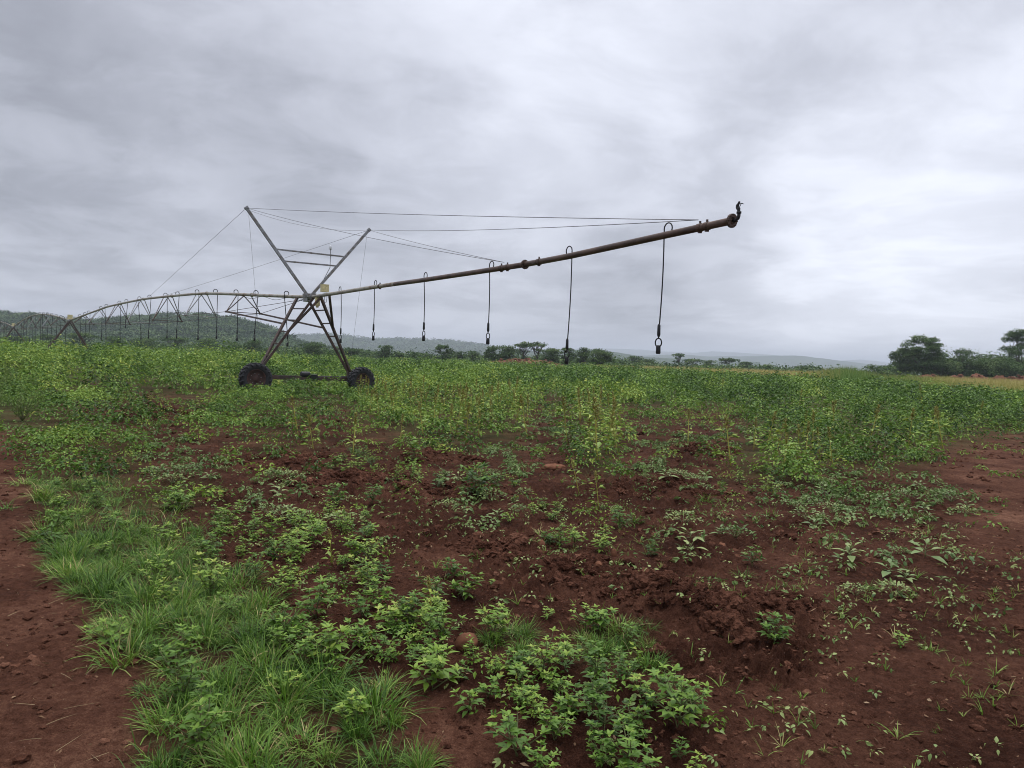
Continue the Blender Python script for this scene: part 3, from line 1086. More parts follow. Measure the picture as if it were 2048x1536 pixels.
# ------------------------------------------------------------------ earth banks beyond the field
def earth_bank(px0, px1, top, Y, label, group, name='earth_mound'):
    rng = np.random.default_rng(int(px0))
    a = at_y(px0, 740, Y)
    b = at_y(px1, 740, Y)
    x0, x1 = a[0], b[0]
    cx = (x0 + x1) / 2
    z0 = gz(cx, Y)
    h = max(.5, (at_y((px0 + px1) / 2, top, Y)[2] - z0) * (.92 if px0 < 1500 else .70))
    g = Geo()
    n = max(24, int((x1 - x0) * 5))
    xs = np.linspace(x0, x1, n)
    ys = np.linspace(-1.6 - h, 1.6 + h, 26)
    X, Yy = np.meshgrid(xs, ys, indexing='ij')
    u = (X - x0) / (x1 - x0)
    prof = np.sin(np.pi * u) ** .45 * np.clip(np.cos(Yy / (1.6 + h) * np.pi / 2), 0, 1) ** .8
    Z = h * prof * (.78 + .35 * fbm(X * .8 + px0, Yy * .8, 2)) + prof * (.25 * np.abs(perlin(X * 2.4, Yy * 2.4)) + .12 * np.abs(perlin(X * 5.5, Yy * 5.5))) - .12
    idx = np.arange(X.size).reshape(X.shape)
    Q = np.stack([idx[:-1, :-1], idx[1:, :-1], idx[1:, 1:], idx[:-1, 1:]], -1).reshape(-1, 4)
    g.add(np.stack([X - cx, Yy, Z], -1).reshape(-1, 3), Q, .5)
    for _ in range(int((x1 - x0) * 2.5)):
        xx = rng.uniform(x0, x1)
        q = math.sin(math.pi * (xx - x0) / (x1 - x0))
        yy = rng.uniform(-1, .6)
        lump(g, (xx - cx, yy, h * q ** .5 * math.cos(yy / (1.6 + h) * 1.57) * rng.uniform(.5, 1)), rng.uniform(.12, .34), rng, ICO1, .5, (1.2, 1, .7), rng.uniform(.3, .75))
    o = g.build(name, M['bank'])
    o.location = (cx, Y, z0)
    tag(o, label, 'earth mound', group)


EB = 'heaps of red earth beyond the field'
earth_bank(965, 1130, 715, 150, 'long low bank of red earth in front of the tree line', EB)
earth_bank(1838, 1882, 742, 128, 'low red earth heap at the foot of the big ragged tree', EB)
earth_bank(1903, 1928, 741, 126, 'small pointed red earth heap, second from the left of the row', EB)
earth_bank(1944, 1970, 737, 124, 'tall red earth heap in the middle of the row at right', EB)
earth_bank(1988, 2010, 742, 122, 'rounded red earth heap right of the tall one', EB)
earth_bank(2014, 2080, 742, 120, 'wide red earth heap cut by the right photo edge', EB)


# ------------------------------------------------------------------ irrigation machine
def build_pivot():
    D0 = 31.5
    H = at_y(622, 594, D0)
    dO = unit(np.array([.56, -.83, 0]))
    T2 = at_y(140, 641, 72.0)
    T3 = at_y(27, 654, 108.0)
    d1 = unit((T2 - H) * [1, 1, 0])
    d2 = unit((T3 - T2) * [1, 1, 0])
    T4 = T3 + d2 * 46
    T4[2] = T3[2]
    tt = unit(np.array([.80, .60, 0]))
    base = np.array([H[0], H[1], 0.0])
    root = empty('irrigation_pivot', base, 'long wheeled centre pivot irrigator with a cable-stayed overhang pipe and drop hoses', 'irrigator')

    def part(g, name, mat, parent=root, smooth=False):
        return g.build(name, mat, parent, base, smooth)

    oh = lambda px, py: on_plane(px, py, H, dO)
    sp = lambda px, py: on_plane(px, py, H, d1)
    tw = lambda px, py: on_plane(px, py, H, tt)
    # --- main pipes
    g = Geo()
    pts = [oh(*p) for p in [(624, 594), (690, 583.5), (749, 574), (790, 568)]]
    tube(g, pts, .068, 14)
    part(g, 'pipe', M['pipe_pale'], smooth=True)
    g = Geo()
    O = [oh(*p) for p in [(790, 568), (848, 560), (980, 540), (1050, 529)]]
    tube(g, O, .068, 14)
    part(g, 'pipe', M['pipe_rust'], smooth=True)
    g = Geo()
    tube(g, [oh(*p) for p in [(1050, 529), (1140, 512), (1332, 470), (1464, 441.5)]], .068, 14)
    part(g, 'pipe', M['pipe_rust'], smooth=True)

    def overhang(px):
        xs = [624, 690, 749, 790, 848, 980, 1050, 1140, 1332, 1464]
        ys = [594, 583.5, 574, 568, 560, 540, 529, 512, 470, 441.5]
        return oh(px, float(np.interp(px, xs, ys)))

    # flanges and clamps
    for px, r in ((1050, .115), (1464, .125)):
        g = Geo()
        c = overhang(px)
        ax = unit(overhang(px + 5) - c)
        lathe(g, c, ax, [(.066, -.018), (r, -.018), (r, -.003), (.066, -.003)], 20)
        lathe(g, c, ax, [(.066, .003), (r, .003), (r, .018), (.066, .018)], 20)
        for k in range(8):
            a = k * math.pi / 4
            u = unit(np.cross(ax, (0, 0, 1)))
            w = np.cross(ax, u)
            q = c + (u * math.cos(a) + w * math.sin(a)) * (r - .02)
            tube(g, [q - ax * .04, q + ax * .04], .011, 6)
        part(g, 'flange', M['pipe_rust'])
    for px in (760, 1003, 1015, 1078, 1400, 1414):
        g = Geo()
        c = overhang(px)
        ax = unit(overhang(px + 5) - c)
        lathe(g, c, ax, [(.069, -.05), (.078, -.05), (.078, .05), (.069, .05)], 16)
        bar(g, c + [0, 0, .07], c + [0, 0, .12], .035, .035)
        bar(g, c - [0, 0, .07], c - [0, 0, .10], .04, .07)
        part(g, 'clamp', M['leg_steel'])
    # end gun on an elbow
    e = oh(1464, 441.5)
    ax = unit(e - overhang(1440))
    g = Geo()
    up = np.array([0, 0, 1.0])
    tube(g, [e + ax * .02, e + ax * .09, e + ax * .13 + up * .02, e + ax * .145 + up * .06, e + ax * .145 + up * .11], .030, 10)
    tube(g, [e + ax * .145 + up * .10, e + ax * .145 + up * .135], .042, 10)
    part(g, 'elbow', M['hose'], smooth=True)
    g = Geo()
    q = e + ax * .14
    tube(g, [q + up * .12, q + up * .20], .026, 10)
    tube(g, [q + up * .17 - ax * .01, q + up * .21 - ax * .035, q + up * .26 - ax * .03], .028, 8)
    tube(g, [q + up * .24 - ax * .03, q + up * .31 + ax * .01], [.026, .015], 8)
    tube(g, [q + up * .19, q + up * .27 + ax * .05, q + up * .25 + ax * .09], .007, 6)
    bar(g, q + up * .28 + ax * .00, q + up * .26 + ax * .08, .028, .012)
    part(g, 'end_sprinkler', M['nozzle'])

    # --- long spans with trusses
    def span(A, B, zpts, stations, b=.85, drop=(.85, 1.6), sides=12, mat=M['pipe_pale'], wire_r=.012, brace_r=.026):
        """zpts: (distance, height) pairs of the pipe between A and B"""
        d = unit((B - A) * [1, 1, 0])
        Ls = np.linalg.norm((B - A)[:2])
        lat = np.array([-d[1], d[0], 0]) * -1.0
        zs = np.array(zpts)
        P = lambda s: np.array([A[0] + d[0] * s, A[1] + d[1] * s, np.interp(s, zs[:, 0], zs[:, 1])])
        segs = np.linspace(.0, Ls, 9)
        for i in range(8):
            g = Geo()
            tube(g, [P(q) for q in np.linspace(segs[i], segs[i + 1], 4)], .072, sides)
            ax = unit(P(segs[i + 1]) - P(segs[i]))
            lathe(g, P(segs[i + 1]), ax, [(.072, -.03), (.105, -.03), (.105, .0), (.072, .0)], 14)
            part(g, 'span_pipe', mat, smooth=True)
        kn = []
        for i, s in enumerate(stations):
            q = math.sin(math.pi * s / Ls)
            dr = drop[0] + (drop[1] - drop[0]) * (q - .4) / .6
            c = P(s)
            l, r = c + lat * -b - [0, 0, dr], c + lat * b - [0, 0, dr]
            g = Geo()
            for k, ss in ((l, s + 1.0), (l, s), (r, s), (r, s - 1.0)):
                tube(g, [k, P(ss) - [0, 0, .07]], brace_r, 6)
            tube(g, [l, r], brace_r * .8, 6)
            for k in (l, r):
                bar(g, k - d * .07, k + d * .07, .09, .09)
            part(g, 'truss_brace', M['galv'] if i % 2 else M['leg_steel'])
            kn.append((l, r))
        g = Geo()
        ends = (P(.6) - [0, 0, .1], P(Ls - .6) - [0, 0, .1])
        for side in (0, 1):
            line = [ends[0]] + [k[side] for k in kn] + [ends[1]]
            for p, q in zip(line[:-1], line[1:]):
                tube(g, [p, q], wire_r, 5)
        part(g, 'truss_rod', M['leg_steel'])
        return P, Ls, kn

    def zlist(pxs, A, d, fn):
        out = []
        for p in pxs:
            w = fn(*p)
            out.append((float(np.dot((w - A)[:2], d[:2])), float(w[2])))
        return sorted(out)

    pipe1 = [(622, 594), (570, 592.5), (530, 591), (486, 589), (423, 586.6), (395, 587.3), (360, 590.5), (318, 594.5), (288, 598), (262, 603), (216, 613), (176, 627.5), (146, 638.5)]
    z1 = zlist(pipe1, H, d1, sp)
    L1 = float(np.linalg.norm((T2 - H)[:2]))
    z1 = [q for q in z1 if q[0] < L1 - .5] + [(L1, float(T2[2]))]
    P1, L1, kn1 = span(H, T2, z1, [7.65 + 6.5 * k for k in range(7)])
    L2 = float(np.linalg.norm((T3 - T2)[:2]))
    arch = lambda L, za, zb, r: [(q * L, za + (zb - za) * q + r * math.sin(math.pi * q)) for q in np.linspace(0, 1, 15)]
    P2, L2, kn2 = span(T2, T3, arch(L2, T2[2], T3[2], 1.15), np.linspace(.12, .88, 7) * L2, sides=8)
    L3 = float(np.linalg.norm((T4 - T3)[:2]))
    P3, L3, kn3 = span(T3, T4, arch(L3, T3[2], T4[2], 1.1), np.linspace(.12, .88, 7) * L3, sides=8)

    # --- drop hoses
    def hose(top, bottom, d, r=.0115, detail=True, sg=1):
        """gooseneck on top of the pipe, hose down to a sprinkler"""
        lat = np.array([-d[1], d[0], 0])
        top = np.asarray(top)
        bottom = np.asarray(bottom)
        g = Geo()
        R = .105
        if sg < 0:
            d = -d
        c = top + up * .12
        hang = c + lat * 0 + d * R
        arc = [top + up * .06 - d * R * .9] + [c + d * (-R * math.cos(a)) + up * R * math.sin(a) for a in np.linspace(0, math.pi, 9)]
        nb = np.array([bottom[0], bottom[1], bottom[2] + .42])
        run = [hang * (1 - q) + nb * q + np.array([.018, -.01, 0]) * math.sin(math.pi * q) * (1 if detail else 0) for q in np.linspace(.06, 1, 7)]
        tube(g, arc + run, r * 1.15, 7)
        h = part(g, 'drop_hose', M['hose'], smooth=True)
        g = Geo()
        tube(g, [nb + up * .16, nb + up * .13, nb - up * .05, nb - up * .09], [.016, .030, .034, .018], 8)
        part(g, 'hose_weight', M['nozzle'], h, True)
        g = Geo()
        k = bottom + up * .22
        tube(g, [nb - up * .05, bottom + up * .30], .013, 6)
        ring = [k + (dO * math.cos(a) + up * math.sin(a)) * .085 for a in np.linspace(math.pi * .5, math.pi * 2.5, 15)]
        tube(g, ring, .013, 6, False)
        tube(g, [bottom + up * .17, bottom + up * .14, bottom + up * .02, bottom], [.030, .045, .048, .036], 9)
        part(g, 'sprinkler', M['nozzle'], h, True)

    for px, bx, by, sg in ((680, 681, 686, 1), (751, 746.5, 681, -1), (851, 847, 682, -1), (983, 975.5, 689, -1), (1138, 1133, 728, 1), (1336, 1316, 708, -1)):
        t = overhang(px)
        bt = at_y(bx, by, t[1])
        hose(t, bt, dO, sg=sg)
    hs = [(573, 575, 693), (512, 509, 682), (472, 474, 682), (431, 433, 678), (394, 396, 680), (355, 353, 677), (331, 334, 677), (299, 297, 677), (279, 282, 679),
          (253, 251, 656), (239, 240, 679), (213, 212, 679), (202, 203, 682), (178, 178, 683), (170, 170, 683), (160, 160, 683)]
    for px, bx, by in hs:
        w = sp(px, 590)
        s = float(np.dot((w - H)[:2], d1[:2]))
        if s > L1 - 1:
            continue
        t = P1(s)
        bt = at_y(bx, by, t[1])
        hose(t, bt, tt, .016, False, 1 if int(px) % 3 else -1)
    rng = np.random.default_rng(9)
    for P, L, dd in ((P2, L2, d2), (P3, L3, d2)):
        for s in np.linspace(.05, .95, 15) * L:
            t = P(s)
            zz = gz(t[0], t[1]) + rng.uniform(1.05, 1.4)
            hose(t, (t[0] + rng.normal(0, .05), t[1], zz), tt, .020, False, 1 if rng.uniform() < .6 else -1)

    # --- last tower: legs, mast, wheels
    def tower(Hc, tdir, pdir, wl, wr, la, lb, lc, ld, fine=True):
        pass

    A0, B0, C0, E0 = sp(595, 594), overhang(628), overhang(646), overhang(641)
    D0p = sp(614, 594)
    wl, wr = tw(523, 733), tw(699, 746)
    legs = [(A0, wl + dO * -.12), (B0, wl + dO * .12), (D0p, wr + dO * -.12), (E0, wr + dO * .12)]
    for a, b in legs:
        g = Geo()
        bar(g, a - [0, 0, .02], b, .095, .095, tint=.5)
        part(g, 'leg', M['leg_steel'])
    for (a0, b0), (a1, b1), n in ((legs[0], legs[1], 6), (legs[2], legs[3], 6)):
        for k in range(1, n):
            q = k / n + .01
            g = Geo()
            bar(g, a0 * (1 - q) + b0 * q, a1 * (1 - q) + b1 * q, .05, .05)
            part(g, 'rung', M['leg_steel'])
    g = Geo()
    q = .50
    bar(g, C0, legs[1][0] * (1 - q) + legs[1][1] * q, .075, .075)
    part(g, 'brace', M['leg_steel'])
    g = Geo()
    q = .40
    bar(g, overhang(659) - [0, 0, .06], legs[3][0] * (1 - q) + legs[3][1] * q, .09, .09)
    part(g, 'brace', M['leg_steel'])
    for side, leg in ((0, 0), (1, 2)):
        g = Geo()
        q = .40
        bar(g, kn1[0][side], legs[leg][0] * (1 - q) + legs[leg][1] * q, .07, .07)
        part(g, 'brace', M['leg_steel'])
    # base beam
    zb = .62
    bl, br = np.array([*wl[:2], zb]), np.array([*wr[:2], zb - .08])
    g = Geo()
    bar(g, bl - tt * .2, br + tt * .2, .13, .17)
    part(g, 'base_beam', M['leg_steel'])
    for a, b in ((wl, bl), (wr, br)):
        g = Geo()
        bar(g, a - tt * .02 + dO * .0 + [0, 0, .06], b, .22, .16)
        part(g, 'leg_foot', M['leg_steel'])
    g = Geo()
    mid = bl * .5 + br * .5 + up * .15
    tube(g, [mid - tt * .28, mid - tt * .25, mid + tt * .10, mid + tt * .13], [.09, .125, .125, .08], 12)
    bar(g, mid + tt * .12 - up * .12, mid + tt * .42 - up * .12, .26, .24)
    part(g, 'drive_motor', M['nozzle'])
    for s0, s1 in ((-1.75, -.3), (.45, 1.8)):
        g = Geo()
        c = bl * .5 + br * .5 - dO * .12 + up * .06
        tube(g, [c + tt * s0, c + tt * s1], .035, 8)
        part(g, 'drive_shaft', M['hose'])

    def wheel(c, ax, R=.63, W=.36):
        w = bpy.data.objects.new('wheel', None)
        COL.objects.link(w)
        w.parent = root
        w.location = c - base
        off = np.zeros(3)
        g = Geo()
        h = W / 2
        lathe(g, off, ax, [(R * .56, -h * .62), (R * .60, -h * .80), (R * .74, -h * 1.0), (R * .88, -h * .98), (R * .945, -h * .78), (R * .955, 0),
                           (R * .945, h * .78), (R * .88, h * .98), (R * .74, h * 1.0), (R * .60, h * .80), (R * .56, h * .62)], 48)
        u = unit(np.cross(ax, (0, 0, 1)))
        v = np.cross(ax, u)
        for sgn in (-1, 1):
            for k in range(18):
                a0 = (k + (.5 if sgn > 0 else 0)) * 2 * math.pi / 18
                a1 = a0 + .30
                rad = lambda a, r: (u * math.cos(a) + v * math.sin(a)) * r
                p = [rad(a1, R * .955) + ax * sgn * .01, rad((a0 + a1) / 2 + .03, R * .955) + ax * sgn * h * .5, rad(a0, R * .93) + ax * sgn * h * .95, rad(a0 - .02, R * .80) + ax * sgn * h * 1.02]
                for s0, s1 in zip(p[:-1], p[1:]):
                    bar(g, s0, s1, .055, .075, up=unit((s0 + s1) / 2))
        g.build('tyre', M['rubber'], w, None, True)
        g = Geo()
        lathe(g, off, ax, [(R * .57, -h * .66), (R * .60, -h * .72), (R * .60, -h * .78), (R * .55, -h * .72), (R * .50, -h * .1), (R * .20, h * .15), (R * .16, h * .05), (.01, h * .05)], 32)
        lathe(g, off, ax, [(R * .57, h * .66), (R * .60, h * .72), (R * .60, h * .78), (R * .55, h * .72), (R * .48, h * .22), (R * .24, h * .10), (R * .20, h * .30), (.01, h * .32)], 32)
        g.build('rim', M['rim'], w, None, True)
        g = Geo()
        for k in range(8):
            a = k * math.pi / 4 + .2
            q = (u * math.cos(a) + v * math.sin(a)) * R * .33
            tube(g, [q + ax * h * .10, q + ax * h * .32], .016, 6)
        g.build('wheel_nuts', M['galv'], w, None)
        return w
    wlc = on_plane(511, 757, H + dO * .34, tt)
    wrc = on_plane(722, 763, H + dO * .34, tt)
    wheel(np.array([*wlc[:2], wlc[2]]), dO)
    wheel(np.array([*wrc[:2], wrc[2]]), unit(dO + tt * .25))
    for c, b in ((wlc, bl), (wrc, br)):
        g = Geo()
        tube(g, [b, c], .05, 8)
        bar(g, b - dO * .1, b + dO * .1, .24, .3)
        part(g, 'gearbox', M['leg_steel'])
    # mast: two leaning arms and cross bars
    tl, tr = tw(493, 416), tw(738, 460)
    ml, mr = tw(613, 588), tw(625, 588)
    for a, b in ((ml, tl), (mr, tr)):
        g = Geo()
        bar(g, a, b, .075, .11)
        bar(g, b - unit(b - a) * .05 , b + unit(b - a) * .06, .12, .14)
        part(g, 'mast_arm', M['galv'])
    lerp = lambda a, b, q: a * (1 - q) + b * q
    ql = lambda py: (588 - py) / (588 - 416.0)
    qr = lambda py: (588 - py) / (588 - 460.0)
    bars = []
    for yl, yr in ((496, 515), (520, 533.5)):
        g = Geo()
        a, b = lerp(ml, tl, ql(yl)), lerp(mr, tr, qr(yr))
        bar(g, a, b, .05, .06)
        for q in (.2, .5, .8):
            c = lerp(a, b, q)
            bar(g, c - tt * .03, c + tt * .03, .062, .068)
        part(g, 'cross_bar', M['galv'])
        bars.append((a, b))
    g = Geo()
    bar(g, lerp(ml, mr, -.5) - up * .05, lerp(ml, mr, 1.5) - up * .05, .20, .14)
    bar(g, H - tt * .25 + up * .02, H + tt * .25 + up * .02, .34, .10)
    bar(g, H - d1 * -.1 - up * .08, H + d1 * .55 - up * .10, .22, .16)
    lathe(g, H + dO * .02, dO, [(.08, -.16), (.125, -.16), (.125, .16), (.08, .16)], 16)
    part(g, 'mast_plate', M['galv'])
    g = Geo()
    pl = tw(661, 499)
    pb = lerp(*bars[0], .80)
    pb = tw(661, 512)
    tube(g, [pl, pb, tw(660, 535), tw(648, 558)], .014, 6)
    lp = part(g, 'lamp_pole', M['wire'])
    g = Geo()
    tube(g, [pl, pl + up * .03, pl + up * .10, pl + up * .15, pl + up * .17], [.05, .055, .055, .04, .012], 10)
    part(g, 'warning_lamp', M['lamp'], lp, True)
    # stay cables
    end = overhang(1396) + up * .15
    midc = overhang(1008) + up * .14
    bk1, bk2 = sp(297, 588.5), sp(331, 584)
    bk1[2] -= .02

    def cable(a, b, sag=0.0, r=.007):
        g = Geo()
        tube(g, [a * (1 - q) + b * q - up * sag * 4 * q * (1 - q) for q in np.linspace(0, 1, 13)], r, 5)
        part(g, 'stay_cable', M['wire'], smooth=True)
    cable(tl, end, .06, .008)
    cable(tr, end, .10, .008)
    cable(tl, midc, .12)
    cable(tr, midc, .05)
    cable(tl - up * .05, tr, .28, .006)
    cable(tl, P1(float(np.dot((bk1 - H)[:2], d1[:2]))) + up * .08, .0)
    cable(tr, P1(float(np.dot((bk2 - H)[:2], d1[:2]))) + up * .08, .05)
    cable(lerp(ml, tl, .97), bl + up * .5, 0, .005)
    cable(lerp(mr, tr, .97), br + up * .5, 0, .005)
    # boxes
    g = Geo()
    cb = overhang(649) + up * .26
    bar(g, cb - up * .14, cb + up * .14, .27, .24, up=dO)
    bar(g, cb + up * .14, cb + up * .16, .29, .26, up=dO)
    part(g, 'control_box', M['yellow'])
    g = Geo()
    cb = overhang(635) - up * .20
    bar(g, cb - up * .20, cb + up * .14, .16, .16, up=dO)
    tube(g, [cb - up * .2, cb - up * .27], [.06, .05], 8)
    part(g, 'alignment_box', M['yellow'])
    g = Geo()
    c = overhang(648)
    tube(g, [c + np.array([0, 0, -.05]) + dO * .2 + up * (-.28 * math.sin(a)) + dO * (-.14 * math.cos(a)) for a in np.linspace(0, math.pi, 8)], .009, 5)
    tube(g, [P1(s) - up * (.12 + .06 * math.sin(s * 2.1)) for s in np.linspace(.3, 8, 40)], .010, 5)
    part(g, 'power_cable', M['hose'], smooth=True)

    # --- far towers
    for Tc, td, leg_l, leg_r, Yd in ((T2, None, (91, 699), (180, 699), 72), (T3, None, (-2, 690), (57, 694), 108)):
        tv = np.array([.77, .64, 0])
        wl2, wr2 = on_plane(*leg_l, Tc, tv), on_plane(*leg_r, Tc, tv)
        for f in (wl2, wr2):
            f[2] = gz(f[0], f[1]) + .95
        dd = d1 if Tc is T2 else d2
        for f in (wl2, wr2):
            for s in (-.55, .55):
                g = Geo()
                bar(g, Tc - dd * s - up * .05, f - dd * s * .25, .10, .10)
                part(g, 'leg', M['leg_steel'])
            for q in (.3, .55, .8):
                g = Geo()
                bar(g, lerp(Tc - dd * .55, f - dd * .14, q), lerp(Tc + dd * .55, f + dd * .14, q), .06, .06)
                part(g, 'rung', M['leg_steel'])
            wheel(np.array([f[0], f[1], gz(f[0], f[1]) + .6]) + dO * .35, dO)
        g = Geo()
        bar(g, wl2 - up * .35, wr2 - up * .35, .13, .17)
        part(g, 'base_beam', M['leg_steel'])
        g = Geo()
        bar(g, Tc + up * .12, Tc + up * .55, .42, .34, up=dO)
        part(g, 'control_box', M['yellow'])
        g = Geo()
        bar(g, Tc - dd * .6, Tc + dd * .6, .24, .16)
        part(g, 'mast_plate', M['galv'])


build_pivot()


# ------------------------------------------------------------------ scattering helpers
def spots(n, y0, y1, codes, jit=14.0, spacing=0.0, rng=RNG, wide=1.62):
    """n random world spots between depths y0 and y1 whose place on the map reads one of CODES"""
    u = rng.uniform(0, 1, n)
    y = np.sqrt(y0 * y0 + u * (y1 * y1 - y0 * y0))
    x = rng.uniform(-.5, .5, n) * wide * y
    px, py, w = project(np.stack([x, y, 0 * x], 1))
    c = code_at(px, py, jit)
    ok = np.isin(c, [ord(q) for q in codes])
    x, y = x[ok], y[ok]
    if spacing:
        cell = {}
        keep = []
        for i in range(len(x)):
            k = (int(x[i] / spacing), int(y[i] / spacing))
            good = True
            for a in (-1, 0, 1):
                for b in (-1, 0, 1):
                    for j in cell.get((k[0] + a, k[1] + b), ()):
                        if (x[i] - x[j]) ** 2 + (y[i] - y[j]) ** 2 < spacing ** 2:
                            good = False
            if good:
                cell.setdefault(k, []).append(i)
                keep.append(i)
        x, y = x[keep], y[keep]
    return x, y


def area(y0, y1, wide=1.62):
    return .5 * wide * (y1 * y1 - y0 * y0)


def edge_depth(x, y):
    """distance at which the weeds give way to dry grass, along the line of sight through (x, y)"""
    px = 1024 + F_PX * x / np.maximum(y, 1)
    return np.interp(px, [-400, 300, 700, 1024, 1300, 1500, 1750, 2048, 2500], [165, 160, 155, 140, 118, 94, 72, 56, 50])


# ------------------------------------------------------------------ the weedy field as a mass
def cover_plants(g, x, y, h, r, n_leaf, leaf, ratio, tint, rng, detail=0, upright=.25, sparse=0.0, droop=.3):
    m = len(x)
    if m == 0:
        return
    z = terrain(x, y)
    nl = np.maximum(3, (n_leaf * rng.uniform(.7, 1.3, m)).astype(int)) if np.ndim(n_leaf) == 0 else n_leaf
    idx = np.repeat(np.arange(m), nl)
    k = len(idx)
    a = rng.uniform(0, 2 * np.pi, k)
    q = rng.uniform(0, 1, k) ** .6
    zz = np.sqrt(np.clip(1.02 - q ** 2, 0, 1)) * rng.uniform(.35, 1.0, k) + sparse * 0
    rr = r[idx] * q * (1 + .3 * np.sin(2 * a + idx))
    P = np.stack([x[idx] + np.cos(a) * rr, y[idx] + np.sin(a) * rr, z[idx] + .015 + zz * h[idx]], 1)
    D = np.stack([np.cos(a), np.sin(a), upright + rng.normal(0, .3, k)], 1) + rng.normal(0, .35, (k, 3)) * [1, 1, .4]
    U = np.stack([np.cos(a) * q * 1.0, np.sin(a) * q * 1.0, .35 + .6 * zz], 1) + rng.normal(0, .22, (k, 3))
    D[:, 2] -= .7 * q * q
    Lf = leaf[idx] * rng.uniform(.55, 1.25, k) if np.ndim(leaf) else leaf * rng.uniform(.55, 1.25, k)
    t = np.clip(tint[idx] + rng.normal(0, .11, k), 0, 1)
    leaves(g, P, D, U, Lf, Lf * ratio, droop, .16, t, detail)


def build_cover():
    rng = np.random.default_rng(31)
    g = Geo()
    # distant, middle and near zones of the dense field
    for y0, y1, dens, nl, leaf, rad, hh in ((95, 165, .22, 52, .36, 1.5, .95), (48, 95, .38, 96, .25, 1.15, .95), (26, 48, .72, 140, .145, .78, .82), (14, 26, 1.55, 150, .092, .50, .62), (8.5, 14, 3.6, 105, .070, .30, .42)):
        x, y = spots(int(area(y0, y1) * dens), y0, y1, 'DYLT', 42, 0, rng)
        px, py, w = project(np.stack([x, y, 0 * x], 1))
        ok = y < edge_depth(x, y)
        x, y, px, py = x[ok], y[ok], px[ok], py[ok]
        cl = fbm(x * .16, y * .09, 3)
        cl2 = fbm(x * .7 + 30, y * .7, 2)
        cl3 = fbm(x * .42 + 3, y * .26, 2) - .35 * (px < 1330) * (y < 27) * (px > 200)
        ok = rng.uniform(0, 1, len(x)) < np.clip(.72 + .9 * cl2 + .6 * cl3 + .3 * sstep(28, 60, y), .06, 1)
        x, y, px, py, cl, cl2, cl3 = x[ok], y[ok], px[ok], py[ok], cl[ok], cl2[ok], cl3[ok]
        c = code_at(px, py, 6)
        low = (c == ord('L'))
        yel = (c == ord('Y'))
        h = hh * (1 + .35 * cl + .4 * cl2 + .45 * cl3) * rng.uniform(.55, 1.3, len(x)) * np.where(low, .55, 1) * (1 - .45 * sstep(-25, 0, y - edge_depth(x, y)) * (px > 1250))
        left = sstep(720, 420, px) * sstep(20, 34, y)
        h = h * (1 + .25 * left)
        h = np.where((px > 543) & (px < 622) & (py > 772) & (py < 800), np.clip(h, .55, .80), h)
        h = np.where(((np.abs(px - 512) < 50) | (np.abs(px - 722) < 40)) & (py > 776) & (py < 812), np.clip(h, .34, .46), h)
        tint = np.clip(.36 + .22 * fbm(x * .12 + 9, y * .10, 2) + .10 * left + .17 * yel + .14 * low * (px < 900) - .04 * (px > 1400) + .1 * (c == ord('T')) + rng.normal(0, .18, len(x)), .05, .95)
        cover_plants(g, x, y, np.maximum(h, .1), rad * rng.uniform(.7, 1.25, len(x)), nl, leaf, .52, tint, rng, 0)
    x, y = spots(int(area(8, 26) * 3.0), 8, 26, '.', 6, 0, rng)
    px, py, w = project(np.stack([x, y, 0 * x], 1))
    ok = (px > 1800) & (rng.uniform(0, 1, len(x)) < np.clip(.25 + 1.2 * fbm(x * .7 + 8, y * .7, 2), .02, 1))
    x, y = x[ok], y[ok]
    m = len(x)
    cover_plants(g, x, y, rng.uniform(.04, .16, m), rng.uniform(.06, .2, m), 26, .055, .5, np.clip(.45 + rng.normal(0, .15, m), 0, 1), rng, 0)
    # stray plants on the farther soil patches
    x, y = spots(int(area(10, 30) * 2.6), 10, 30, 'c', 20, 0, rng)
    ok = rng.uniform(0, 1, len(x)) < np.clip(.5 + 1.2 * fbm(x * .8, y * .8 + 3, 2), .08, 1)
    x, y = x[ok], y[ok]
    m = len(x)
    cover_plants(g, x, y, rng.uniform(.08, .30, m), rng.uniform(.10, .26, m), 44, .066, .52, np.clip(.5 + rng.normal(0, .14, m), 0, 1), rng, 0)
    # low plants filling the ground between the bushes
    for y0, y1, dens, nl, leaf in ((26, 70, 1.1, 22, .17), (14, 26, 3.0, 24, .085), (8.5, 14, 6.5, 24, .060)):
        x, y = spots(int(area(y0, y1) * dens), y0, y1, 'DYLT', 10, 0, rng)
        ok = (y < edge_depth(x, y)) & (rng.uniform(0, 1, len(x)) < np.clip(.6 + 1.1 * fbm(x * .9 + 2, y * .9, 2), .05, 1))
        x, y = x[ok], y[ok]
        m = len(x)
        cover_plants(g, x, y, rng.uniform(.08, .24, m), rng.uniform(.15, .32, m), nl, leaf, .52, np.clip(.42 + rng.normal(0, .15, m), 0, 1), rng, 0)
    tag(g.build('weed_cover', M['cover'], smooth=False), 'dense green weeds covering the far and middle part of the field', None, None, 'stuff')
    # low pale weeds between
    g = Geo()
    for y0, y1, dens, nl, leaf in ((5.0, 8.5, 17, 18, .056), (8.5, 14, 19, 20, .064), (14, 26, 11, 22, .080)):
        x, y = spots(int(area(y0, y1) * dens), y0, y1, 'PP', 20, 0, rng)
        m = len(x)
        cl = fbm(x * 1.1 + 5, y * 1.1, 2)
        ok = rng.uniform(0, 1, m) < np.clip(.62 + 1.0 * cl, .06, 1)
        x, y, cl = x[ok], y[ok], cl[ok]
        m = len(x)
        cover_plants(g, x, y, rng.uniform(.04, .13, m) * (1 + .5 * np.clip(cl, -.5, 1)), rng.uniform(.06, .17, m), nl, leaf, .52, np.clip(.5 + rng.normal(0, .16, m), 0, 1), rng, 1 if y1 < 9 else 0, .15, droop=.35)
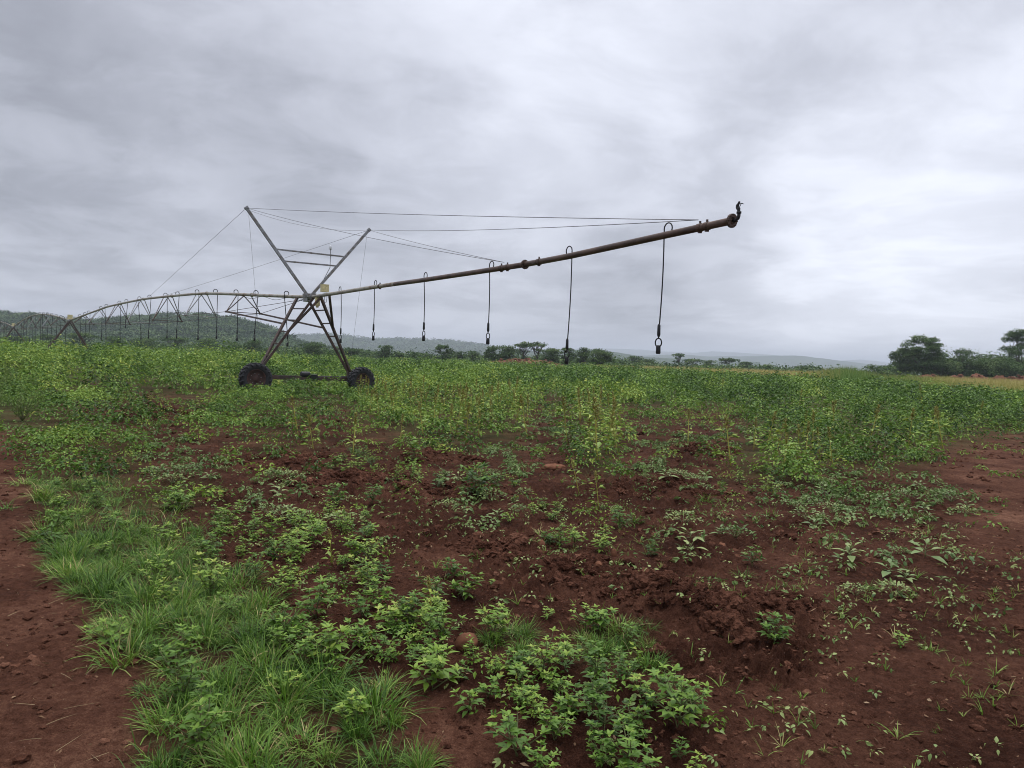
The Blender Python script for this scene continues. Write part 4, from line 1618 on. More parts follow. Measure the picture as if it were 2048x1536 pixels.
    x, y = spots(int(area(5, 24) * 5.5), 5, 24, 'cS', 8, 0, rng)
    m = len(x)
    cover_plants(g, x, y, rng.uniform(.02, .07, m), rng.uniform(.03, .09, m), 7, .05, .5, np.clip(.5 + rng.normal(0, .2, m), 0, 1), rng, 0, .2)
    tag(g.build('pale_ground_cover', M['pale'], smooth=False), 'pale low weeds scattered over the red soil in the middle of the field', None, None, 'stuff')
    # green matted undergrowth at left and under the leafy weeds
    g = Geo()
    for y0, y1, dens in ((2.6, 5, 26), (5, 9, 18), (9, 15, 10)):
        x, y = spots(int(area(y0, y1) * dens), y0, y1, 'LW', 10, 0, rng)
        m = len(x)
        ok = rng.uniform(0, 1, m) < np.clip(.55 + 1.2 * fbm(x * 1.6, y * 1.6 + 7, 2), .05, 1)
        x, y = x[ok], y[ok]
        m = len(x)
        cover_plants(g, x, y, rng.uniform(.03, .14, m), rng.uniform(.05, .14, m), 18, .034, .55, np.clip(.5 + rng.normal(0, .18, m), 0, 1), rng, 0, .25)
    tag(g.build('undergrowth', M['weed'], smooth=False), 'small leafy undergrowth between the larger weeds', None, None, 'stuff')


build_cover()


def build_grass_stuff():
    rng = np.random.default_rng(41)
    g = Geo()
    # dry grass strip beyond the weeds on the right
    k = 17000
    y = rng.uniform(46, 190, k)
    px = rng.uniform(1180, 2350, k)
    x = (px - 1024) / F_PX * y
    ed = edge_depth(x, y)
    ok = (y > ed - 2) & (y < ed + 75)
    x, y, px = x[ok], y[ok], px[ok]
    z = terrain(x, y)
    m = len(x)
    n = 5
    idx = np.repeat(np.arange(m), n)
    kk = len(idx)
    P = np.stack([x[idx] + rng.normal(0, .35, kk), y[idx] + rng.normal(0, .35, kk), z[idx]], 1)
    Hd = np.stack([rng.normal(0, .25, kk), rng.normal(0, .25, kk), np.ones(kk)], 1)
    patch = fbm(x * .06, y * .06 + 4, 2)
    green = .8 * np.exp(-((px - 1690) / 60) ** 2) + .6 * np.exp(-((px - 1800) / 90) ** 2)
    hgt = .85 + .25 * patch + .95 * np.exp(-((px - 1690) / 50) ** 2)
    blades(g, P, Hd, np.clip(hgt[idx], .3, 2) * rng.uniform(.6, 1.25, kk), .055, rng.uniform(.1, .7, kk),
           np.clip(.68 + .3 * patch[idx] - .75 * green[idx] + rng.normal(0, .14, kk), 0, 1), 2)
    tag(g.build('dry_grass', M['dry']), 'strip of tall yellow dry grass beyond the weeds', None, None, 'stuff')
    # short grass between the tufts
    g = Geo()
    for y0, y1, dens, Lb in ((2.4, 6, 850, .11), (6, 14, 420, .17)):
        x, y = spots(int(area(y0, y1) * dens), y0, y1, 'G', 9, 0, rng)
        m = len(x)
        ok = rng.uniform(0, 1, m) < np.clip(.55 + .9 * fbm(x * 1.7, y * 1.7, 2), .05, 1)
        x, y = x[ok], y[ok]
        m = len(x)
        P = np.stack([x, y, terrain(x, y)], 1)
        Hd = np.stack([rng.normal(0, .55, m), rng.normal(0, .55, m), np.ones(m)], 1)
        blades(g, P, Hd, Lb * rng.uniform(.5, 1.5, m), .0058 if y1 < 7 else .008, rng.uniform(.3, 1.6, m), np.clip(.42 + rng.normal(0, .17, m) + (rng.uniform(0, 1, m) < .07) * .5, 0, 1), 3, .3)
    tag(g.build('short_grass', M['grass']), 'short grass filling the gaps between the tufts', None, None, 'stuff')
    # straw on the track
    g = Geo()
    x, y = spots(2600, 2.6, 14, '.G', 10, 0, rng)
    ok = (x < -.25 * y)
    x, y = x[ok], y[ok]
    m = len(x)
    P = np.stack([x, y, terrain(x, y) + .006], 1)
    a = rng.uniform(0, 6.28, m)
    Hd = np.stack([np.cos(a), np.sin(a), np.full(m, .12)], 1)
    blades(g, P, Hd, rng.uniform(.03, .16, m), .0038, rng.uniform(-.05, .25, m), rng.uniform(0, 1, m), 3, .6)
    tag(g.build('straw_litter', M['straw']), 'dry straw lying on the red track', None, None, 'stuff')


build_grass_stuff()


def build_clods():
    rng = np.random.default_rng(51)
    g = Geo()
    for y0, y1, dens, r0, r1, base in ((2.6, 6.5, 260, .006, .026, ICO1), (2.6, 9, 22, .022, .05, ICO2), (6.5, 18, 34, .014, .05, ICO1), (16, 30, 3.0, .03, .09, ICO1)):
        x, y = spots(int(area(y0, y1) * dens), y0, y1, 'c' if base is ICO2 else 'ccSWP.', 16, 0, rng)
        m = len(x)
        ok = rng.uniform(0, 1, m) < np.clip(.45 + 1.3 * fbm(x * 1.3 + 3, y * 1.3, 2), .04, 1)
        x, y = x[ok], y[ok]
        z = terrain(x, y)
        for i in range(len(x)):
            r = r0 + (r1 - r0) * rng.uniform(0, 1) ** 2.2
            lump(g, (x[i], y[i], z[i]), r, rng, base, .7, (1.15, 1, .8), .5 + rng.normal(0, .06), .25)
    for c, rad, h in MOUND_W:
        if h < 0:
            continue
        for _ in range(int(150 * rad)):
            a, q = rng.uniform(0, 6.28), rng.uniform(0, 1) ** .7
            xx, yy = c[0] + math.cos(a) * q * rad, c[1] + math.sin(a) * q * rad * .9
            r = (.018 + .062 * rng.uniform(0, 1) ** 2.2) * (1.0 if rad < .7 else 1.25)
            lump(g, (xx, yy, gz(xx, yy)), r, rng, ICO3, .5, (1.15, 1, .85), .48 + rng.normal(0, .05), .35)
    x, y = spots(int(area(2.4, 8) * 110), 2.4, 8, '.SG', 8, 0, rng)
    z = terrain(x, y)
    for i in range(len(x)):
        lump(g, (x[i], y[i], z[i]),   .003 + .026 * rng.uniform(0, 1) ** 5, rng, ICO1, .5, (1.2, 1, .6), .5 + rng.normal(0, .1))
    tag(g.build('soil_clods', M['clod'], smooth=False), 'loose clods of tilled red soil', None, None, 'stuff')


build_clods()


# ------------------------------------------------------------------ individual plants
def weed_geo(rng, h=.30, nb=4, leaf=.07, ratio=.5, ternate=True, spread=.5, detail=1):
    gs, gl = Geo(), Geo()
    P, D, U, Ls, T = [], [], [], [], []

    def leaf_set(p, a, el, s):
        d = np.array([math.cos(a) * math.cos(el), math.sin(a) * math.cos(el), math.sin(el)])
        pet = p + d * s * .45
        tube(gs, [p, pet], [.0022, .0015], 4, False, .45)
        u = np.array([-math.cos(a) * math.sin(el), -math.sin(a) * math.sin(el), math.cos(el)]) + rng.normal(0, .15, 3)
        for k in ((0, -1, 1) if ternate else (0,)):
            b = a + k * rng.uniform(.75, 1.05)
            dd = np.array([math.cos(b), math.sin(b), math.sin(el) - .1 * abs(k) + rng.normal(0, .08)])
            P.append(pet)
            D.append(dd)
            U.append(u)
            Ls.append(s * (1.0 if k == 0 else .8) * rng.uniform(.85, 1.15))
            T.append(.42 + rng.normal(0, .07))

    def shoot(p0, d0, L, n):
        pts = [p0]
        d = unit(d0)
        for i in range(4):
            d = unit(d + np.array([rng.normal(0, .10), rng.normal(0, .10), .12]))
            pts.append(pts[-1] + d * L / 4)
        tube(gs, pts, np.linspace(.0045, .002, 5), 5, True, .4)
        ph = rng.uniform(0, 6.28)
        for i in range(n):
            q = .18 + .8 * (i + .5) / n
            f = q * 4
            p = pts[min(int(f), 3)] * (1 - (f - int(f))) + pts[min(int(f) + 1, 4)] * (f - int(f))
            s = leaf * (1.15 - .55 * q) * rng.uniform(.85, 1.15)
            for side in (0, math.pi):
                leaf_set(p, ph + i * 1.57 + side + rng.normal(0, .2), rng.uniform(-.05, .5) + .35 * q, s)
        for k in range(4):
            b = ph + k * 1.57 + rng.normal(0, .2)
            P.append(pts[-1])
            D.append(np.array([math.cos(b), math.sin(b), rng.uniform(.5, 1.2)]))
            U.append(np.array([-math.cos(b), -math.sin(b), .8]))
            Ls.append(leaf * rng.uniform(.45, .7))
            T.append(.62 + rng.normal(0, .06))
        return pts
    main = shoot(np.zeros(3) - [0, 0, .02], np.array([rng.normal(0, .12), rng.normal(0, .12), 1]), h, max(3, int(h / .055)))
    for i in range(nb):
        a = i * 2.4 + rng.uniform(-.4, .4)
        st = main[1 + (i % 2)] if i < nb - 1 else main[0] + [0, 0, .03]
        shoot(st, np.array([math.cos(a) * spread * 1.5, math.sin(a) * spread * 1.5, .8]), h * rng.uniform(.5, .85), max(2, int(h * .6 / .055)))
    leaves(gl, np.array(P), np.array(D), np.array(U), np.array(Ls), np.array(Ls) * ratio, rng.uniform(.2, .45, len(P)), .14, np.clip(np.array(T), 0, 1), detail)
    return gs, gl


def rosette_geo(rng, n=9, leaf=.10, ratio=.5, h=.05):
    """low rosette of broad pale leaves"""
    gs, gl = Geo(), Geo()
    tube(gs, [[0, 0, -.02], [0, 0, h]], [.005, .003], 5)
    a = np.arange(n) * 2.4 + rng.normal(0, .2, n)
    el = np.linspace(.05, .75, n)
    D = np.stack([np.cos(a) * np.cos(el), np.sin(a) * np.cos(el), np.sin(el)], 1)
    P = np.stack([0 * a, 0 * a, np.linspace(.25, 1, n) * h], 1)
    tips = P + D * (leaf * .35)
    for p, q in zip(P, tips):
        tube(gs, [p, q], [.003, .002], 4, False)
    U = np.stack([-np.cos(a) * np.sin(el), -np.sin(a) * np.sin(el), np.cos(el)], 1) + rng.normal(0, .1, (n, 3))
    L = leaf * np.linspace(1.1, .5, n) * rng.uniform(.85, 1.15, n)
    leaves(gl, tips, D, U, L, L * ratio, .3, .12, np.clip(.5 + rng.normal(0, .12, n), 0, 1), 1)
    return gs, gl


def mat_geo(rng, r=.16, n=90, leaf=.028):
    """low cushion of small leaves"""
    gs, gl = Geo(), Geo()
    for i in range(9):
        a = i * 2.4
        e = np.array([math.cos(a), math.sin(a), .35]) * r * rng.uniform(.6, 1)
        tube(gs, [[0, 0, -.01], e * .5 + [0, 0, .03], e], [.003, .002, .0012], 4, False)
    a = rng.uniform(0, 6.28, n)
    q = rng.uniform(0, 1, n) ** .6
    P = np.stack([np.cos(a) * q * r, np.sin(a) * q * r, (.02 + .55 * r * np.sqrt(1.02 - q * q) * rng.uniform(.5, 1, n))], 1)
    D = np.stack([np.cos(a), np.sin(a), rng.uniform(.1, .9, n)], 1) + rng.normal(0, .35, (n, 3))
    leaves(gl, P, D, np.array([0, 0, 1.0]) + rng.normal(0, .3, (n, 3)), leaf * rng.uniform(.6, 1.3, n), leaf * .6, .25, .15, np.clip(.5 + rng.normal(0, .14, n), 0, 1), 1)
    return gs, gl


def tuft_geo(rng, n=230, L=.27, W=.0058, r=.10, lean=.9):
    g = Geo()
    a = rng.uniform(0, 6.28, n)
    q = rng.uniform(0, 1, n) ** .5
    P = np.stack([np.cos(a) * q * r, np.sin(a) * q * r, np.full(n, -.01)], 1)
    a2 = a + rng.normal(0, 1.0, n)
    tilt = np.abs(rng.normal(0, .35, n)) + lean * q * .75
    Hd = np.stack([np.cos(a2) * np.sin(tilt), np.sin(a2) * np.sin(tilt), np.cos(tilt)], 1)
    old = rng.uniform(0, 1, n) < .05
    blades(g, P, Hd, L * rng.uniform(.45, 1.15, n), W * rng.uniform(.7, 1.3, n), rng.uniform(.0, 1.7, n), np.clip(np.where(old, .95, .50 + rng.normal(0, .17, n)), 0, 1), 4, .25)
    return g


def sprout_geo(rng, n=5, L=.06):
    g = Geo()
    a = rng.uniform(0, 6.28, n)
    tilt = rng.uniform(.15, .9, n)
    Hd = np.stack([np.cos(a) * np.sin(tilt), np.sin(a) * np.sin(tilt), np.cos(tilt)], 1)
    P = np.stack([np.cos(a) * .004, np.sin(a) * .004, np.full(n, -.004)], 1)
    blades(g, P, Hd, L * rng.uniform(.5, 1.2, n), .0058, rng.uniform(.3, 1.3, n), np.clip(.66 + rng.normal(0, .12, n), 0, 1), 4, .2)
    return g


def tall_geo(rng, h=1.0, detail=0):
    """tall seeding weed: ribbed stem, sparse leaves, rusty seed head"""
    gs, gl, gh = Geo(), Geo(), Geo()
    lean = rng.normal(0, .11, 2)
    pts = [np.array([lean[0] * q * h, lean[1] * q * h, q * h - .02]) for q in np.linspace(0, .86, 6)]
    tube(gs, pts, np.linspace(.013, .006, 6), 5, True, .5)
    n = int(9 + h * 8)
    q = rng.uniform(.12, .85, n)
    a = rng.uniform(0, 6.28, n)
    P = np.stack([lean[0] * q * h, lean[1] * q * h, q * h], 1)
    el = rng.uniform(.1, .8, n)
    D = np.stack([np.cos(a) * np.cos(el), np.sin(a) * np.cos(el), np.sin(el)], 1)
    L = (.19 - .10 * q) * rng.uniform(.7, 1.2, n)
    for i in range(n):
        tube(gs, [P[i], P[i] + D[i] * L[i] * .7], [.003, .002], 4, False, .5)
    leaves(gl, P + D * L[:, None] * .6, D, np.array([0, 0, 1.0]) + rng.normal(0, .2, (n, 3)), L, L * .48, .45, .15, np.clip(.70 + rng.normal(0, .12, n), 0, 1), detail)
    tube(gh, [np.array([lean[0] * q * h, lean[1] * q * h, q * h]) for q in (.70, .85, 1.0)], [.007, .006, .003], 5, True, .4)
    m = 90
    t = rng.uniform(.72, 1.0, m)
    a = rng.uniform(0, 6.28, m)
    rr = .012 * (1.1 - t) / .3 + .002
    P = np.stack([lean[0] * t * h + np.cos(a) * rr, lean[1] * t * h + np.sin(a) * rr, t * h], 1)
    D = np.stack([np.cos(a), np.sin(a), np.full(m, .9)], 1)
    leaves(gh, P, D, np.stack([-np.cos(a), -np.sin(a), np.ones(m)], 1),   .055 * rng.uniform(.6, 1.3, m), .022, .1, .1, np.clip(.5 + rng.normal(0, .2, m), 0, 1))
    return gs, gl, gh


M['seed'] = foliage_mat('seed_head', [(0, (.13, .15, .03)), (.5, (.25, .24, .06)), (1, (.32, .20, .07))], .15, .7, .15)
RP = np.random.default_rng(77)


def mesh_pair(gs, gl, leafmat, sname='stem', fname='foliage'):
    return gs.mesh(sname, M['stem']), gl.mesh(fname, leafmat)


PROTO = dict(
    weed=[mesh_pair(*weed_geo(RP, RP.uniform(.16, .34), 4 + i % 4, RP.uniform(.052, .090), RP.uniform(.40, .58), True, RP.uniform(.4, 1.1)), M['weed']) for i in range(10)],
    simple=[mesh_pair(*weed_geo(RP, RP.uniform(.14, .24), 3 + i % 3, RP.uniform(.055, .075), .52, False, RP.uniform(.5, .8)), M['weed']) for i in range(5)],
    rosette=[mesh_pair(*rosette_geo(RP, 7 + i, RP.uniform(.08, .12), RP.uniform(.42, .55), .06), M['pale']) for i in range(4)],
    cushion=[mesh_pair(*mat_geo(RP, RP.uniform(.12, .20), 110, .03), M['pale']) for i in range(3)],
)
TUFT = [tuft_geo(RP, int(RP.uniform(140, 220)), RP.uniform(.17, .30), .0082, RP.uniform(.10, .18), RP.uniform(.5, 1.1)).mesh('grass_tuft', M['grass']) for _ in range(7)]
STUB = [tuft_geo(RP, 70, .10, .006, .05, 1.0).mesh('grass_tuft', M['grass']) for _ in range(3)]
SPROUT = [sprout_geo(RP, int(RP.integers(4, 11)), RP.uniform(.06, .10)).mesh('grass_sprout', M['grass']) for _ in range(8)]
TALL = [tall_geo(RP, RP.uniform(.85, 1.1)) for _ in range(5)]
TALL = [(a.mesh('stem', M['stalk']), b.mesh('foliage', M['cover']), c.mesh('seed_head', M['seed'])) for a, b, c in TALL]


def put(name, meshes, names, x, y, scale, label, cat, group=None, z=None, sz=None):
    zz = gz(x, y) if z is None else z
    if len(meshes) == 1:
        o = bpy.data.objects.new(name, meshes[0])
        COL.objects.link(o)
        tag(o, label, cat, group)
    else:
        o = empty(name, (0, 0, 0), label, cat, group)
        for m, n in zip(meshes, names):
            c = bpy.data.objects.new(n, m)
            COL.objects.link(c)
            c.parent = o
    o.location = (float(x), float(y), zz)
    o.rotation_euler = (float(RP.normal(0, .05)), float(RP.normal(0, .05)), float(RP.uniform(0, 6.28)))
    o.scale = (scale, scale, scale * (sz or 1))
    return o


SF = ('stem', 'foliage')


def zone_weed(px, py, kind):
    if py > 1330 and px > 980:
        return 'bright leafy weed in the thick clump at the bottom centre', 'leafy weeds in the bottom centre clump'
    if px > 860 and py > 1240:
        return 'leafy weed in the strip right below the round brown stone', 'leafy weeds below the brown stone'
    if py > 1170 and px > 560:
        return 'leafy weed in the row left of the round brown stone', 'leafy weeds left of the brown stone'
    if px < 790 and py > 1030:
        return 'leafy weed in the patch right of the long grass tufts', 'leafy weeds beside the grass'
    if 960 < px < 1300 and py > 985:
        return 'leafy weed in the lone clump in the middle of the tilled soil', 'leafy weeds in the lone middle clump'
    if px > 1400 and py < 1030:
        return 'leafy weed in the thick low patch in front of the tall weeds at right', 'leafy weeds in the right middle patch'
    if px < 480:
        return 'leafy weed at the left edge of the tilled soil', 'leafy weeds at the left soil edge'
    return 'leafy weed in a small clump on the tilled red soil', 'leafy weeds in clumps on the tilled soil'


def build_plants():
    rng = np.random.default_rng(61)
    # leafy weeds
    cnt = 0
    for y0, y1, dens, spc in ((2.6, 4.6, 90, .125), (4.6, 7.0, 50, .155), (7.0, 13.0, 14, .27)):
        x, y = spots(int(area(y0, y1) * dens), y0, y1, 'W', 9, spc, rng)
        for xx, yy in zip(x, y):
            px, py, w = project(np.array([xx, yy, 0.0]))
            if px < -60 or px > 2100 or cnt >= 290 or py > 1590:
                continue
            kind = 'weed' if rng.uniform() < .68 else 'simple'
            lab, grp = zone_weed(px, py, kind)
            big = py > 1290 and px > 900
            m = PROTO[kind][rng.integers(len(PROTO[kind]))]
            if fbm(np.array([xx * 1.9]), np.array([yy * 1.9 + 5]), 2)[0] < (-.75 if (py > 1290 and px > 900) else -.36):
                continue
            s = (rng.uniform(.42, .86) if big else rng.uniform(.36, .92)) * (1.0 if yy < 6 else 1.15)
            put('leafy_weed', m, SF, xx, yy, s, lab, 'weed', grp)
            cnt += 1
    one = [
        (1552, 1290, 'weed', .75, 'single dark green weed standing alone on the right flank of the cloddy mound'),
        (1257, 1285, 'simple', .55, 'tiny pale seedling alone left of the cloddy mound'),
        (1172, 1262, 'simple', .75, 'small weed alone on bare soil left of the cloddy mound, with grassy blades'),
        (1300, 1115, 'weed', .62, 'small upright weed on bare soil below the lone middle clump'),
        (1120, 1100, 'weed', .70, 'small weed at the upper edge of the long soil ridge'),
        (905, 1155, 'weed', .66, 'upright leafy weed alone above the row left of the brown stone'),
        (1095, 1235, 'simple', .5, 'small flat seedling alone in the middle of bare soil'),
        (985, 1165, 'simple', .35, 'tiny two-leaved seedling on the soil ridge'),
        (1505, 1135, 'simple', 1.0, 'knee-high pale green weed alone above the sprout-dotted soil'),
        (830, 925, 'weed', 1.5, 'dark upright weed standing alone on tilled soil below the tall yellow weeds'),
        (965, 1000, 'weed', 1.7, 'dark branching weed with a woody stem, left of the lone middle clump'),
        (1800, 1295, 'simple', .6, 'small yellowish weed alone among the sprouts at lower right'),
    ]
    for px, py, kind, s, lab in one:
        p = on_ground(px, py)
        put('leafy_weed', PROTO[kind][int(px) % len(PROTO[kind])], SF, p[0], p[1], s, lab, 'weed')
    # a few leafy weeds among the grass
    x, y = spots(int(area(3, 9) * 9), 3, 9, 'G', 7, .3, rng)
    for xx, yy in zip(x[:44], y[:44]):
        put('leafy_weed', PROTO['weed'][rng.integers(10)], SF, xx, yy, rng.uniform(.5, .9), 'leafy weed growing through the grass tufts at left', 'weed', 'leafy weeds among the grass')
    # pale rosettes
    k = 0
    x, y = spots(int(area(4.4, 11) * 14), 4.4, 11, 'P', 10, .20, rng)
    for xx, yy in zip(x, y):
        px, py, w = project(np.array([xx, yy, 0.0]))
        if px < 0 or px > 2048 or k >= 130 or rng.uniform() < .25:
            continue
        k += 1
        kind = 'rosette' if rng.uniform() < .6 else 'cushion'
        side = ('at the right edge of the tilled soil', 'pale weeds at the right') if px > 1300 else ('in the middle of the tilled soil', 'pale weeds in the middle') if px > 760 else ('on the soil right of the grass tufts', 'pale weeds at the left')
        put('pale_weed', PROTO[kind][rng.integers(len(PROTO[kind]))], SF, xx, yy, rng.uniform(.6, 1.3), ('low pale broad-leaved weed ' if kind == 'rosette' else 'low pale cushion of small leaves ') + side[0], 'weed', side[1] + (' rosettes' if kind == 'rosette' else ' cushions'))
    for px, py, s, lab in [(685, 1050, 1.5, 'rounded pale cushion of tiny leaves above the leafy patch beside the grass'), (1380, 1085, 1.1, 'pale rosette with long leaves flat on the soil right of the lone middle clump'),
                           (1700, 1120, 1.2, 'pale weed with broad pointed leaves, left half of the wide right patch'), (1850, 1120, 1.3, 'pale weed with long arching leaves at the right end of the wide right patch'),
                           (1780, 1150, 1.2, 'dark low weed in the centre of the wide right patch')]:
        p = on_ground(px, py)
        kind = 'cushion' if 'cushion' in lab else 'rosette'
        put('pale_weed', PROTO[kind][0], SF, p[0], p[1], s, lab, 'weed')
    # grass tufts
    k = 0
    for y0, y1, dens, spc in ((2.75, 6.5, 60, .145), (6.5, 12.5, 18, .25)):
        x, y = spots(int(area(y0, y1) * dens), y0, y1, 'G', 7, spc, rng)
        for xx, yy in zip(x, y):
            px, py, w = project(np.array([xx, yy, 0.0]))
            if px < -40 or px > 2080 or k >= 290:
                continue
            k += 1
            far = py < 1110
            if px > 900:
                lab, grp = 'short grass tuft behind the leafy clump at the bottom centre', 'grass tufts at the bottom centre'
            elif far:
                lab, grp = 'grass tuft in the upper part of the grassy strip beside the left track', 'grass tufts, upper strip'
            elif py > 1330:
                lab, grp = 'long-bladed grass tuft in the bottom part of the grassy strip', 'grass tufts, bottom strip'
            else:
                lab, grp = 'bright grass tuft in the middle part of the grassy strip beside the left track', 'grass tufts, middle strip'
            put('grass_tuft', [TUFT[rng.integers(len(TUFT))]], None, xx, yy, rng.uniform(.42, .95) * (.65 if px > 900 else 1), lab, 'grass tuft', grp)
    for px, py, s, lab in [(1640, 1040, 1.3, 'small bright grass tuft left of a pair on bare soil at right'), (1772, 1035, 1.1, 'small bright grass tuft on bare soil right of the pale weeds'),
                           (1692, 1022, 1.1, 'small grass tuft behind the bright one on bare soil at right'), (1850, 1040, 1.4, 'flat grass tuft near the right track'),
                           (1490, 1155, 1.1, 'yellowish grass tuft above the cloddy mound'), (1270, 1050, 1.3, 'thin grass tuft right below the lone middle clump'),
                           (1412, 1010, 1.3, 'yellowish grass tuft on soil left of the thick low patch'), (1025, 1265, 1.2, 'bright grass tuft right behind the round brown stone'),
                           (755, 1420, 1.6, 'spreading grass tuft at the right end of the grassy strip'), (1740, 1180, .9, 'small grass tuft below the wide right patch'),
                           (1960, 925, 1.3, 'grass tuft at the edge of the right track'), (1860, 1300, .8, 'small grass tuft among sprouts at lower right'),
                           (10, 1015, 1.6, 'sparse grass tuft on the left track')]:
        p = on_ground(px, py)
        put('grass_tuft', [STUB[int(px) % 3]], None, p[0], p[1], s, lab, 'grass tuft')
    # sprouts on bare soil
    k = 0
    x, y = spots(int(area(2.7, 11) * 44), 2.7, 11, 'SSc', 12, .05, rng)
    order = np.argsort(y)
    g = Geo()
    for xx, yy in zip(x[order], y[order]):
        px, py, w = project(np.array([xx, yy, 0.0]))
        if px < 0 or px > 2048 or py > 1550:
            continue
        c = code_at(np.array([px]), np.array([py]))[0]
        if c == ord('c') and rng.uniform() < .72:
            continue
        if fbm(np.array([xx * 1.2]), np.array([yy * 1.2]), 2)[0] < -.15 + rng.normal(0, .25):
            continue
        if k < 280:
            k += 1
            lab, grp = ('thin grass sprout on the bare soil at lower right', 'grass sprouts at lower right') if px > 1400 else ('thin grass sprout on the tilled soil in the middle', 'grass sprouts in the middle')
            put('grass_sprout', [SPROUT[rng.integers(len(SPROUT))]], None, xx, yy, rng.uniform(.5, 1.2), lab, 'sprout', grp)
        else:
            n = int(rng.integers(3, 8))
            aa = rng.uniform(0, 6.28, n)
            tl = rng.uniform(.15, 1.0, n)
            P = np.stack([xx + np.cos(aa) * .004, yy + np.sin(aa) * .004, np.full(n, gz(xx, yy))], 1)
            blades(g, P, np.stack([np.cos(aa) * np.sin(tl), np.sin(aa) * np.sin(tl), np.cos(tl)], 1), rng.uniform(.04, .11, n), .007, rng.uniform(.3, 1.2, n), np.clip(.66 + rng.normal(0, .12, n), 0, 1), 3, .2)
    tag(g.build('sprout_cover', M['grass']), 'thin grass sprouts farther back on the soil', None, None, 'stuff')
    # scattered two-leaved seedlings
    g = Geo()
    x, y = spots(int(area(2.7, 9) * 55), 2.7, 9, 'SScW', 12, .04, rng)
    ok = rng.uniform(0, 1, len(x)) < np.clip(.35 + 1.1 * fbm(x * 1.1 + 9, y * 1.1, 2), .04, 1)
    x, y = x[ok], y[ok]
    m = len(x)
    cover_plants(g, x, y, rng.uniform(.008, .035, m), rng.uniform(.012, .05, m), 6, .030, .5, np.clip(.5 + rng.normal(0, .18, m), 0, 1), rng, 1, .2)
    tag(g.build('seedling_cover', M['pale']), 'tiny pale seedlings dotted over the bare soil', None, None, 'stuff')
    # dead leaves and stalk bits
    g = Geo()
    x, y = spots(int(area(2.6, 10) * 30), 2.6, 10, 'Sc.WG', 12, 0, rng)
    m = len(x)
    aa = rng.uniform(0, 6.28, m)
    P = np.stack([x, y, terrain(x, y) + .006], 1)
    leaves(g, P, np.stack([np.cos(aa), np.sin(aa), rng.normal(0, .2, m)], 1), np.array([0, 0, 1.0]) + rng.normal(0, .5, (m, 3)), rng.uniform(.010, .045, m), rng.uniform(.006, .018, m), rng.normal(0, .4, m), .2, rng.uniform(0, 1, m))
    tag(g.build('leaf_litter', M['litter']), 'dead leaf scraps lying on the soil', None, None, 'stuff')
    # tall seeding weeds
    explicit = [(1135, 880, 1.15, 'tallest lone seed-headed weed left of the yellow stalks'), (1195, 925, 1.25, 'tall yellow-stalked weed at the front of the seeding group'),
                (1178, 905, .8, 'short bare yellow stalk left of the front yellow-stalked weed'), (1212, 900, .95, 'yellow stalk right of the front yellow-stalked weed'), (1055, 870, 1.1, 'tall seeding weed above the stone on the soil'),
                (1735, 900, 1.05, 'broad-leaved tall weed with drooping yellow-green leaves at right'), (1815, 905, 1.0, 'brown-headed tall weed, left of a pair at right'), (1888, 910, 1.05, 'brown-headed tall weed, right of a pair at right'),
                (1440, 790, 1.1, 'lone slender weed standing above the dense field'), (1845, 820, 1.2, 'dark bushy tall weed near the dry grass'), (1376, 885, .85, 'seeding weed on the soil patch right of the yellow stalks'),
                (1610, 930, .8, 'yellow seeding weed in the right middle weeds'), (1595, 925, .75, 'short yellow seeding weed beside another in the right middle weeds'), (706, 905, .8, 'short yellow weed left of the tall yellow group'),
                (628, 900, .75, 'withered yellow weed on the soil patch near the left wheel'), (597, 870, .8, 'thin withered weed on the soil below the left wheel'), (665, 1130, .35, 'cut yellow stalk in the leafy patch beside the grass'), (865, 1240, .33, 'cut yellow stalk in the row left of the brown stone'),
                (1158, 990, .5, 'yellow stalk on the left of the lone middle clump'), (1198, 1020, .5, 'yellow stalk on the right of the lone middle clump')]
    for px, py, s, lab in explicit:
        p = on_ground(px, py)
        put('tall_weed', TALL[int(px) % 5], ('stem', 'foliage', 'seed_head'), p[0], p[1], s, lab, 'weed')
    x, y = spots(int(area(11, 30) * 1.9), 11, 30, 'Y', 6, .5, rng)
    k = 0
    for xx, yy in zip(x, y):
        px, py, w = project(np.array([xx, yy, 0.0]))
        if k >= 130:
            break
        k += 1
        put('tall_weed', TALL[rng.integers(5)], ('stem', 'foliage', 'seed_head'), xx, yy, rng.uniform(.6, .98), 'yellow-green seeding weed in the tall group right of the irrigation tower' if px < 1300 else 'yellow-green seeding weed in the low group at right', 'weed', 'tall seeding weeds' if px < 1300 else 'seeding weeds at right')
    x, y = spots(int(area(11, 30) * .07), 11, 30, 'D', 6, .5, rng)
    for xx, yy in zip(x[:36], y[:36]):
        px, py, w = project(np.array([xx, yy, 0.0]))
        if px < 1350:
            continue
        put('tall_weed', TALL[rng.integers(5)], ('stem', 'foliage', 'seed_head'), xx, yy, rng.uniform(.7, 1.0), 'slender weed rising above the dense green weeds at right', 'weed', 'slender weeds above the right field')


build_plants()


